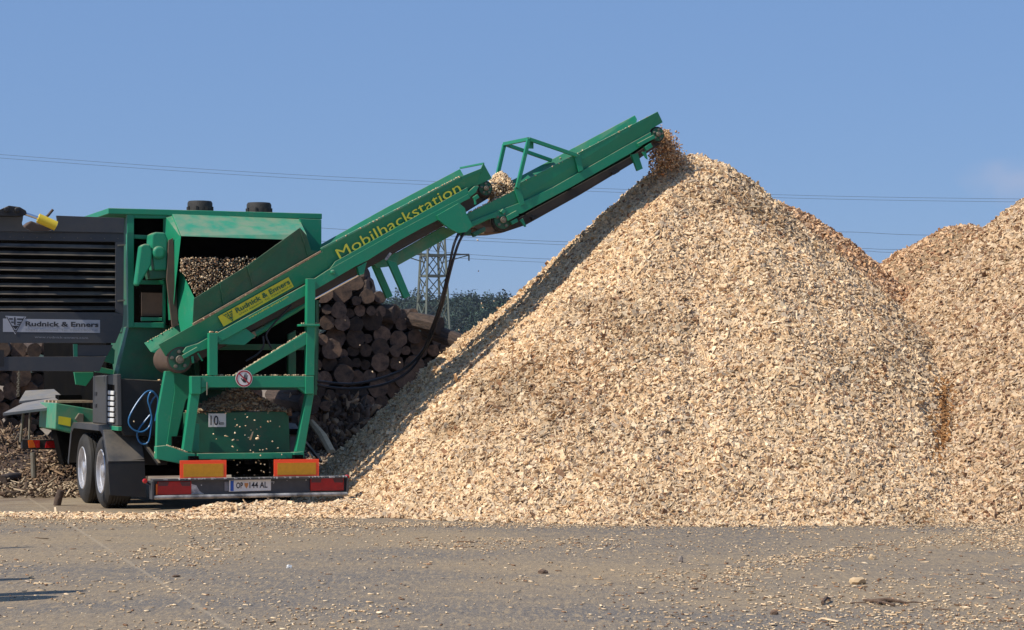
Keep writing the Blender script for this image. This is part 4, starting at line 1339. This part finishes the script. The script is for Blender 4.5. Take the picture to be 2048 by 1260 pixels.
mb.tube(smooth_path([P(931, 460, .42), P(915, 492, .42), P(900, 545, .5), P(884, 612, .7), P(866, 664, 1.0), P(850, 698, 1.4), P(818, 742, 1.7), P(770, 768, 1.8), P(700, 778, 1.8), P(630, 770, 1.7)]), 0.018, 8)
mb.each('hydraulic_hose', M['hose'], conv, smooth=True)

# ---- upper conveyor
mb = MB()
mb.plate([(932, 428.5, .46), (1030, 380, .46), (1034, 369, .45), (1315.5, 223, .43), (1325.7, 244.4, .45), (1301, 259, .47), (1300, 270, .48), (1248, 298, .48), (1106, 380, .48), (1042, 412, .48), (976, 440, .48), (941, 456, .48)], 0, 0.03)
mb.plate([(1044, 404), (1106, 375), (1248, 294), (1302, 264), (1305, 278), (1261, 307), (1141, 375), (1043, 427), (976.5, 438), (941, 455), (936, 446), (1000, 420)], .44, 0.08)
mb.plate([(985, 378, 1.38), (1042, 352, 1.38), (1269.8, 230.5, 1.38), (1274, 238, 1.36), (1266, 300, 1.25), (1050, 415, 1.25), (985, 430, 1.25)], 0, 0.025)
mb.plate([(1263, 309), (1276, 306), (1286, 337), (1275, 342)], .50, 0.05)
mb.plate([(1028, 376), (1041, 372), (1050, 408), (1041, 412)], .43, 0.03)
mb.plate([(1148, 312), (1160, 308), (1167, 340), (1158, 344)], .42, 0.03)
mb.plate([(992, 352, 1.33), (998, 350, 1.33), (998, 400, 1.33), (992, 400, 1.33)], 0, 0.03)
up = mb.build('upper_conveyor', M['green'], conv if False else T, 0.004)
mb = MB()
a_, b_, c_ = P(1034, 376, .42), P(1057.5, 278, .42), P(1154, 311, .42)
d_, e_, g_ = P(995, 350, 1.33), P(1009, 288, 1.33), P(1103, 321, 1.33)
for q0, q1 in ((a_, b_), (b_, c_), (d_, e_), (e_, g_), (b_, e_)): mb.bar(q0, q1, 0.048)
mb.box((b_.x + .01, b_.y + .05, b_.z - .12), (b_.x + .09, b_.y + .07, b_.z - .02))
mb.build('guard_frame', M['green'], up, 0.004)
mb = MB()
mb.plate([(955, 440), (1300, 250), (1316, 256), (1310, 272), (1296, 270), (1042, 415)], 0.55, 0.66)
mb.plate([(1008, 449), (1042, 433), (1263, 312), (1306, 283), (1322, 287), (1268, 325), (1160, 390), (1052, 450), (1007, 465), (985, 464)], 0.55, 0.66)
mb.build('belt', M['belt'], up, 0.008)
MB().plate([(944, 455), (952, 444), (1000, 432), (1012, 455), (1006, 466), (964, 467)], 0.57, 0.60).build('belt_tail', M['belt_brown'], up, 0.02)
for (cx, cy, r_, nm) in ((1004, 440, 0.145, 'tail_drum'), (1314, 269, 0.108, 'head_drum')):
    c = P(cx, cy, 0.49)
    mb = MB().lathe([(r_ * .9, -0.015), (r_, 0.0), (r_, 0.74), (r_ * .9, 0.75)], c, (0, 1, 0), 30)
    dm = mb.build(nm, M['rubber'], up, smooth=True)
    mb = MB().lathe([(r_ * .84, 0.0), (r_ * .8, 0.03), (0, 0.03)], c, (0, -1, 0), 28)
    mb.build('drum_face', M['green_dark'], dm, smooth=True)
    mb = MB().lathe([(r_ * .30, 0.0), (r_ * .30, 0.045), (r_ * .27, .05), (r_ * .14, 0.05), (r_ * .14, .075), (0, .075)], c + Vector((0, -.02, 0)), (0, -1, 0), 20)
    for k in range(5):
        a0 = k * 2 * math.pi / 5 + 0.2
        mb.lathe([(r_ * .13, 0), (r_ * .13, .03), (0, .032)], c + Vector((r_ * .58 * math.cos(a0), -.025, r_ * .58 * math.sin(a0))), (0, -1, 0), 8)
    mb.build('bearing', M['steel'], dm, smooth=True)
mb = MB()
mb.bar(P(1013, 437, .42), P(1034, 426, .42), 0.07)
mb.bar(P(1022, 446, .42), P(1034, 440, .42), 0.05); mb.plate([(1040, 440), (1046, 436), (1053, 453), (1050, 454)], .43, 0.03)
mb.bar(P(1003, 426, .42), P(1008, 420, .42), 0.05)
mb.bar(P(1276, 290, .42), P(1308, 273, .42), 0.05); mb.bar(P(1290, 298, .42), P(1302, 290, .42), 0.06)
mb.plate([(1284, 304), (1292, 302), (1296, 319), (1292, 316)], .43, 0.03)
mb.each('tensioner', M['green'], up, 0.004)
mb = MB().plate([(945, 466), (970, 453), (973, 461), (950, 474)], 0.45, 0.1).plate([(917, 462), (944, 458), (942, 470), (926, 472)], 0.50, 0.12)
mb.each('hinge_block', M['green_dark'], up, 0.01)
MB().plate([(1062, 433), (1070, 431), (1073, 437), (1066, 441)], .5, .1).plate([(1222, 345), (1236, 337), (1240, 343), (1228, 350)], .5, .1).each('idler', M['black'], up, 0.006)


# ================================================================= CHIPS ON AND AROUND THE MACHINE
def loose(name, label, local_pts, rng, scale, tint_level=1.0, brown=0.1, cat='wood chips', tilt=2.0):
    pts = np.array([tuple(to_world(Vector(q))) for q in local_pts])
    l, w, t = chip_dims(len(pts), rng, scale)
    cv_, cf_ = chip_geo(pts, np.tile((0, 0, 1.0), (len(pts), 1)), l, w, t, rng, tilt, 0.0)
    o_ = quad_object(name, cv_, cf_, np.repeat(chip_tint(len(pts), rng, 0.5, brown, tint_level), 8, 0), M['chips'])
    return tag(o_, label, cat, kind='stuff')


rng = np.random.RandomState(81)
pts = []
for k in range(3000):     # rounded heap dropping from the first belt to the second
    v_ = 0.56 + 0.62 * rng.rand()
    r_ = 1.0 - (abs(v_ - 0.87) / 0.36) ** 2 * 0.5
    x_ = 984 + 48 * rng.rand(); topy = 400 - 55 * r_ * math.sqrt(max(0.0, 1 - ((x_ - 1006) / 27.0) ** 2))
    y_ = topy + (412 - topy) * rng.rand() ** 1.6
    pts.append(P(x_ - (v_ - 0.6) * 14, y_, v_))
loose('transfer_chips', 'pale clump of chips tumbling from the main conveyor onto the upper one', pts, rng, 0.6)
pts = []
for k in range(2700):     # stream off the head drum
    v_ = 0.56 + 0.6 * rng.rand(); t_ = rng.rand()
    x_ = 1325 + 27 * t_ + rng.randn() * (5 + 11 * t_); y_ = 270 + 64 * t_ ** 1.25 + rng.randn() * 8
    if k % 3 == 0: x_ = 1322 + rng.randn() * 12 + 10 * t_; y_ = 285 + 50 * t_
    if k % 7 == 0: x_ = 1298 + rng.rand() * 36; y_ = 292 + 62 * rng.rand()
    pts.append(P(x_, y_, v_))
loose('falling_chips', 'stream of brownish chips falling off the upper conveyor onto the cone', pts, rng, 0.38, np.array((0.92, 0.79, 0.67)), 0.25)
pts = []
for (xa, ya), (xb, yb), v_, n_ in (((404, 751), (612, 751), VF + .06, 130), ((470, 749), (613, 663), VF + .08, 150), ((388, 650), (640, 505), .42, 260),
                                   ((645, 497), (920, 353), .40, 130), ((934, 427), (1030, 380), .48, 90), ((1045, 365), (1300, 232), .46, 70), ((333, 891), (375, 905), VF + .05, 80),
                                   ((419, 665), (435, 665), VF + .06, 14), ((603, 647), (639, 647), VF + .08, 24), ((292, 686), (358, 648), 1.31, 40), ((1110, 322), (1140, 306), 1.38, 10),
                                   ((318, 760), (331, 800), 1.3, 40)):
    for k in range(n_):
        t_ = rng.rand()
        q = P(xa + (xb - xa) * t_, ya + (yb - ya) * t_, v_ + 0.05 * (rng.rand() - .5)); q.z += 0.008 * rng.rand()
        pts.append(q)
loose('ledge_chips', 'bits of chip and dust lying on the ledges of the green frame and conveyor', pts, rng, 0.26, 0.9, 0.1, tilt=0.3)
pts = []
for k in range(5000):     # chips thrown out under the hood
    x_ = 362 + 170 * rng.rand() ** 1.35; y_ = 515 + (625 - 515) * rng.rand() ** 0.9
    if y_ > 600 - (x_ - 388) * 0.70 + 14 or (x_ < 392 and y_ > 540 + (x_ - 360) * 1.6): continue
    pts.append(P(x_, y_, 0.7 + 0.6 * rng.rand()))
loose('thrown_chips', 'chips flying out of the dark chute mouth under the hood', pts, rng, 0.30, 0.85, 0.3)
pts = []
for x_, y_ in ((470, 838), (474, 850), (470, 866), (475, 880), (545, 883), (507, 905), (520, 900), (508, 890), (480, 925), (500, 940), (512, 925), (540, 945), (550, 960), (475, 945), (427, 868), (490, 870), (497, 875), (502, 860),
               (955, 480), (957, 542), (963, 606), (966, 615), (988, 602), (918, 660), (965, 466), (640, 738), (720, 690), (745, 744), (800, 725), (690, 640), (880, 705), (268, 843), (310, 905)):
    pts.append(P(x_, y_, 0.2 + 0.3 * rng.rand()))
for k in range(60):
    pts.append(P(420 + 150 * rng.rand(), 820 + 150 * rng.rand(), 0.2 + 0.3 * rng.rand()))
loose('airborne_chips', 'single chips caught in the air around the conveyor and bumper', pts, rng, 0.34, 1.0, 0.05)

# ================================================================= LOG STACK
LY = 55.0
ax = Vector((math.sin(math.radians(14)), -math.cos(math.radians(14)), 0.0))
perp = Vector((ax.y * -1, ax.x, 0))


def log_mesh(seed, length):
    rl = random.Random(seed)
    n_ = 16
    rr_ = [1 + rl.uniform(-.07, .07) for _ in range(n_)]
    q = MB()
    secs = [0, 0.02, 0.35, 0.7, 1.0]
    vs = []
    for s_ in secs:
        cx_, cz_ = 0.12 * math.sin(s_ * 3 + seed) * s_, 0.10 * math.sin(s_ * 2 + seed * 2) * s_
        for k in range(n_):
            a0 = 2 * math.pi * k / n_
            r_ = (rr_[k] + rl.uniform(-.03, .03)) * (1 - 0.12 * s_) * (0.96 if s_ == 0 else 1)
            vs.append((cx_ + r_ * math.cos(a0), s_ * length, cz_ + r_ * math.sin(a0)))
    fs = [(i * n_ + k, i * n_ + (k + 1) % n_, (i + 1) * n_ + (k + 1) % n_, (i + 1) * n_ + k) for i in range(len(secs) - 1) for k in range(n_)]
    q.add(vs, fs, 0)
    q.add([v_ for v_ in vs[:n_]], [tuple(range(n_))], 1)
    q.add([v_ for v_ in vs[-n_:]], [tuple(range(n_))], 1)
    return q


proto = []
for s_ in range(8):
    o_ = log_mesh(s_, 1.0).build('log', [M['bark'], M['cut']])
    proto.append(o_)
used = set()


def place_log(end, direction, radius, length, label, group, roll=0.0):
    i = random.randrange(8)
    if i in used: o_ = proto[i].copy(); COL.objects.link(o_)
    else: o_ = proto[i]; used.add(i)
    d_ = Vector(direction).normalized()
    y_ = -d_                                    # log runs back from its visible end
    x_ = y_.cross(Vector((0, 0, 1)))
    x_.normalize(); z_ = x_.cross(y_)
    m_ = Matrix((x_, y_, z_)).transposed().to_4x4()
    m_ = Matrix.Translation(end) @ m_ @ Matrix.Rotation(roll, 4, 'Y') @ Matrix.Diagonal((radius, length, radius, 1))
    o_.matrix_world = m_
    return tag(o_, label, 'log', group)


def stack_top(px_):
    return float(np.interp(px_, [-300, 0, 300, 560, 620, 700, 740, 790, 850, 900, 940, 975, 1010], [3.2, 3.3, 3.8, 4.1, 4.1, 4.15, 3.9, 3.55, 3.2, 2.75, 2.3, 1.3, 0.3]))


rl = random.Random(21)
LAB = 'round log in the dark stack behind the trailer with its cut end towards the camera'
z_ = 0.15
row = 0
while z_ < 4.3:
    px_ = 596.0
    while px_ < 1000:
        r_ = 0.11 + 0.16 * rl.random() ** 1.4
        px_ += r_ * F / LY * 0.92
        k_ = (px_ - CX) / F
        X_ = k_ * 56.8 / (1 - 0.9 * k_); Yl = 56.8 + 0.9 * X_          # the face of the stack runs back to the right
        zz_ = z_ + rl.uniform(-.07, .07) + (r_ - .19) * 0.4
        if zz_ + r_ * 0.6 < stack_top(px_):
            e_ = Vector((X_, Yl + 0.12 * z_, zz_)) + ax * rl.uniform(-.22, .22)
            a_ = (ax + Vector((rl.uniform(-.16, .16), rl.uniform(-.1, .1), rl.uniform(-.09, .09)))).normalized()
            place_log(e_, a_, r_, rl.uniform(3.2, 4.6), LAB, 'logs of the main stack', rl.uniform(0, 6))
        px_ += r_ * F / LY * 0.92
    z_ += 0.31
# left run of the stack, seen under the swung-out door
z_ = 0.2
LAB2 = 'shaded log of the far stack seen below the swung-out door on the left'
while z_ < 2.7:
    px_ = -150.0
    while px_ < 170:
        r_ = rl.uniform(0.15, 0.27)
        px_ += r_ * F / 58 * 0.93
        k_ = (px_ - CX) / F; X_ = k_ * 70.6 / (1 - 1.05 * k_)
        e_ = Vector((X_, 70.6 + 1.05 * X_, z_ + rl.uniform(-.06, .06))) + ax * rl.uniform(-.25, .25)
        a_ = (ax + Vector((rl.uniform(-.15, .15), rl.uniform(-.1, .1), rl.uniform(-.08, .08)))).normalized()
        place_log(e_, a_, r_, 4.0, LAB2, 'logs of the left stack', rl.uniform(0, 6))
        px_ += r_ * F / 58 * 0.93
    z_ += 0.37
z_ = 0.3
while z_ < 4.9:      # hidden logs added behind the trailer to shade the main stack
    X_ = -8.3
    while X_ < -4.9 - max(0, z_ - 3.2) * 0.4:
        place_log(Vector((X_ + rl.uniform(-.05, .05), 47.6 + rl.uniform(-.3, .3), z_)), Vector((0.12, -1, 0)), rl.uniform(.29, .33), 5.6, LAB, 'logs of the main stack', rl.uniform(0, 6))
        X_ += 0.58
    z_ += 0.53
for k in range(6):      # logs laid across at the back of the stack
    place_log(Vector((0.2 - k * .35, 60.6 - k * .1, .25 + k * .47)), Vector((1, 0.35, 0)), .25, 5.6, 'log laid across the back of the dark stack, glimpsed between the log ends', 'back logs', rl.uniform(0, 6))
LAB3 = 'log lying crosswise with its bark side showing on top of the main stack'
for xa, ya, xb, yb, r_ in ((655, 590, 742, 575, .26), (640, 566, 735, 552, .20), (650, 610, 725, 612, .24), (690, 622, 790, 628, .22), (820, 640, 880, 652, .22), (850, 655, 935, 690, .20)):
    a_, b_ = W(xa, ya, LY - 0.1), W(xb, yb, LY - 0.5)
    place_log(b_, b_ - a_, r_, (b_ - a_).length, LAB3, 'crosswise logs', rl.uniform(0, 6))
b_ = G(664, 912); a_ = G(618, 905) + Vector((0, 0, 0.75))
o_ = MB().tube([a_, a_.lerp(b_, .5) + Vector((0.05, 0, .03)), b_ + Vector((0, 0, .06))], [0.07, 0.10, 0.09], 7).build('plank', M['fresh'])
tag(o_, 'pale peeled piece of wood leaning at the foot of the log stack', 'plank')

# thin branch wood at the foot of the stack
rng = np.random.RandomState(91)
n = 1500
px = 600 + 180 * rng.rand(n); zz = 1.15 * rng.rand(n) ** 1.1 * np.clip((800 - px) / 90, 0, 1)
yy = 53.6 - 0.9 * (1 - zz / 1.2) + 0.4 * rng.rand(n)
p = np.stack([(px - CX) / F * yy, yy, zz], 1)
l = 0.25 + 0.5 * rng.rand(n); w = 0.05 + 0.08 * rng.rand(n)
cv, cf = chip_geo(p, np.tile((0.3, 0.2, .4), (n, 1)), l, w, w * .9, rng, 1.2, 0.0)
col = np.where(rng.rand(n, 1) < .3, np.array((0.30, 0.19, 0.11)), np.array((0.10, 0.065, 0.045))) * (.5 + .9 * rng.rand(n, 1))
o = quad_object('branch_wood', cv, cf, np.repeat(col, 8, 0), M['bark_bits'])
tag(o, 'tangle of thin branch wood at the foot of the log stack', 'branches', kind='stuff')

# bark and splinters on the ground behind the trailer
rng = np.random.RandomState(92)
n = 9000
Y = 33 + 22 * rng.rand(n) ** 1.2
px = np.where(rng.rand(n) < 0.5, -60 + 260 * rng.rand(n), 590 + 150 * rng.rand(n))
p = np.stack([(px - CX) / F * Y, Y, 0.01 + 0.10 * fbm(px / 60, Y, 93, 1.2, 3) * rng.rand(n)], 1)
l = 0.03 + 0.32 * rng.rand(n) ** 7; w = 0.01 + 0.03 * rng.rand(n)
cv, cf = chip_geo(p, np.tile((0, 0, 1.0), (n, 1)), l, w, 0.01 + .02 * rng.rand(n), rng, 0.3, 0.3)
col = np.array([(0.34, 0.25, 0.16), (0.16, 0.10, 0.065), (0.50, 0.39, 0.26), (0.08, 0.055, 0.04)])[rng.randint(0, 4, n)] * (.7 + .5 * rng.rand(n, 1))
o = quad_object('bark_litter', cv, cf, np.repeat(col, 8, 0), M['bark_bits'])
tag(o, 'bark and splinters littering the dirt behind the trailer', 'bark litter', kind='stuff')


def bark_heap(px_, py_, hh, sx, sy, n, seed, label):
    rg = np.random.RandomState(seed)
    c = G(px_, py_)
    gx, gy = np.meshgrid(np.linspace(-2.2 * sx, 2.2 * sx, 40), np.linspace(-2.2 * sy, 2.2 * sy, 30))
    hf_ = lambda a, b: hh * np.exp(-(a / sx) ** 2 - (b / sy) ** 2) * (0.55 + 0.9 * fbm(a, b, seed, 0.6, 3)) - 0.03
    v_ = np.stack([gx + c.x, gy + c.y, hf_(gx, gy)], -1).reshape(-1, 3)
    i_ = np.arange(1200).reshape(30, 40)
    f_ = np.stack([i_[:-1, :-1], i_[:-1, 1:], i_[1:, 1:], i_[1:, :-1]], -1).reshape(-1, 4)
    a, b = rg.randn(n) * sx * .75, rg.randn(n) * sy * .75
    p_ = np.stack([a + c.x, b + c.y, np.maximum(hf_(a, b), 0.005)], 1)
    l_ = 0.03 + 0.42 * rg.rand(n) ** 7; w_ = 0.01 + 0.03 * rg.rand(n)
    cv_, cf_ = chip_geo(p_, np.tile((0, -.2, 1.0), (n, 1)), l_, w_, 0.01 + .02 * rg.rand(n), rg, 0.5, 0.5)
    cl = np.array([(0.24, 0.155, 0.09), (0.11, 0.07, 0.045), (0.40, 0.29, 0.18), (0.06, 0.042, 0.03), (0.16, 0.10, 0.065)])[rg.randint(0, 5, n)] * (.7 + .5 * rg.rand(n, 1))
    o__ = quad_object('bark_heap', np.concatenate([v_, cv_]), np.concatenate([f_, cf_ + len(v_)]), np.concatenate([np.tile((0.10, 0.065, 0.045), (len(v_), 1)), np.repeat(cl, 8, 0)]), M['bark_bits'])
    return tag(o__, label, 'bark heap')


bark_heap(125, 962, 0.55, 0.55, 0.9, 3500, 94, 'brown heap of bark and splinters beside the front trailer wheel')
bark_heap(20, 935, 0.75, 1.1, 1.6, 5000, 95, 'broad brown mound of bark below the infeed table')

# small pieces lying about
o_ = MB()
c = G(117, 1011)
o_.tube([c + Vector((-.02, 0, 0.0)), c + Vector((0, 0, .10)), c + Vector((.03, 0, .20))], [.05, .055, .045], 10)
tag(o_.build('log_stub', [M['bark']], smooth=True), 'short log stub standing upright on the ground beside the wheels', 'log stub')
a_, b_ = G(2, 972) + Vector((0, 0, .08)), G(36, 966) + Vector((0, 0, .09))
tag(MB().tube([a_, a_.lerp(b_, .5), b_], [.09, .10, .085], 10).build('log_piece', [M['bark']], smooth=True), 'thick log piece lying on the dirt at the left edge', 'log piece')


def clod(px_, py_, w_, h_, m, name, label, cat, seed):
    rs = random.Random(seed)
    c_ = G(px_, py_)
    bm = bmesh.new()
    bmesh.ops.create_icosphere(bm, subdivisions=2, radius=1)
    for v_ in bm.verts:
        v_.co *= 1 + rs.uniform(-.22, .22)
        v_.co = Vector((v_.co.x * w_ / 2, v_.co.y * w_ / 2.4, max(v_.co.z, -.5) * h_ / 1.5 + h_ / 3))
    me = bpy.data.meshes.new(name); bm.to_mesh(me); bm.free(); me.materials.append(m)
    o__ = bpy.data.objects.new(name, me); COL.objects.link(o__); o__.location = c_
    return tag(o__, label, cat)


clod(1085, 1147, .09, .035, M['clod'], 'bark_chunk', 'dark bark chunk alone on the open grey yard, below the pile middle', 'bark chunk', 1)
clod(1361, 1125, .05, .06, M['stone'], 'stone', 'small dark upright stone on the yard in front of the pile', 'stone', 2)
clod(1745, 1119, .07, .05, M['fresh'], 'wood_lump', 'pale rounded wood lump on the yard right of centre', 'wood lump', 3)
clod(1714, 1168, .14, .06, M['fresh'], 'wood_lump', 'largest pale pointed wood lump in front of the twigs', 'wood lump', 4)
clod(578, 1136, .05, .03, M['white'], 'paper_scrap', 'white scrap on the grey yard below the bumper', 'scrap', 5)
clod(1548, 1229, .06, .03, M['clod'], 'bark_chunk', 'dark bark chunk at the lower right near the bottom edge', 'bark chunk', 6)
clod(352, 1154, .07, .02, M['clod'], 'bark_chunk', 'flat dark bark chunk on the yard at lower left', 'bark chunk', 8)
mb = MB()
rs = random.Random(8)
for xa, ya, xb, yb, r_ in ((1728, 1204, 1790, 1214, .012), (1740, 1207, 1812, 1210, .014), (1755, 1211, 1800, 1205, .012), (1800, 1209, 1860, 1211, .005), (1866, 1221, 1902, 1223, .006), (1700, 1208, 1740, 1209, .005), (1645, 1210, 1660, 1202, .014)):
    a_, b_ = G(xa, ya), G(xb, yb)
    a_.z = b_.z = r_ + .004
    mb.tube([a_, a_.lerp(b_, .5) + Vector((0, 0, rs.uniform(0, .02))), b_], [r_, r_ * 1.1, r_ * .6], 6)
tag(mb.build('twigs', M['clod']), 'bundle of thin brown twigs on the yard at lower right', 'twigs')

# posts added just out of view on the left to cast shadows into the frame
st = empty('shadow_posts', (-5.3, 18.6, 0))
tag(st, 'posts added out of view at the left to cast shadows on the yard', 'shadow_caster')
for px_, py_, h_, r_ in ((158, 1182, 1.75, .13), (92, 1194, 1.65, .20), (58, 1157, 1.5, .11), (62, 1094, 1.7, .06)):
    tip = G(px_, py_)
    base = tip + SUN_H * (h_ / math.tan(SUN_EL))
    base = base - st.location; base.z = 0
    MB().tube([base, base + Vector((0, 0, h_ * .9)), base + Vector((0, 0, h_))], [r_, r_, r_ * .5], 10).build('shadow_post', M['bark'], st, smooth=True)

# ================================================================= AIR
hz_m = bpy.data.materials.new('haze_air')
hz_m.use_nodes = True
hn = hz_m.node_tree.nodes; hn.clear()
ho = hn.new('ShaderNodeOutputMaterial'); hv_ = hn.new('ShaderNodeVolumePrincipled')
hv_.inputs['Color'].default_value = (0.80, 0.88, 1.0, 1)
hv_.inputs['Density'].default_value = 0.00006
hv_.inputs['Anisotropy'].default_value = 0.2
hz_m.node_tree.links.new(hv_.outputs[0], ho.inputs['Volume'])
hzo = MB().box((-1300, -80, -1.0), (1300, 2000, 62)).build('haze', hz_m)
tag(hzo, 'thin summer haze over the yard and the far ridge', 'haze', kind='stuff')
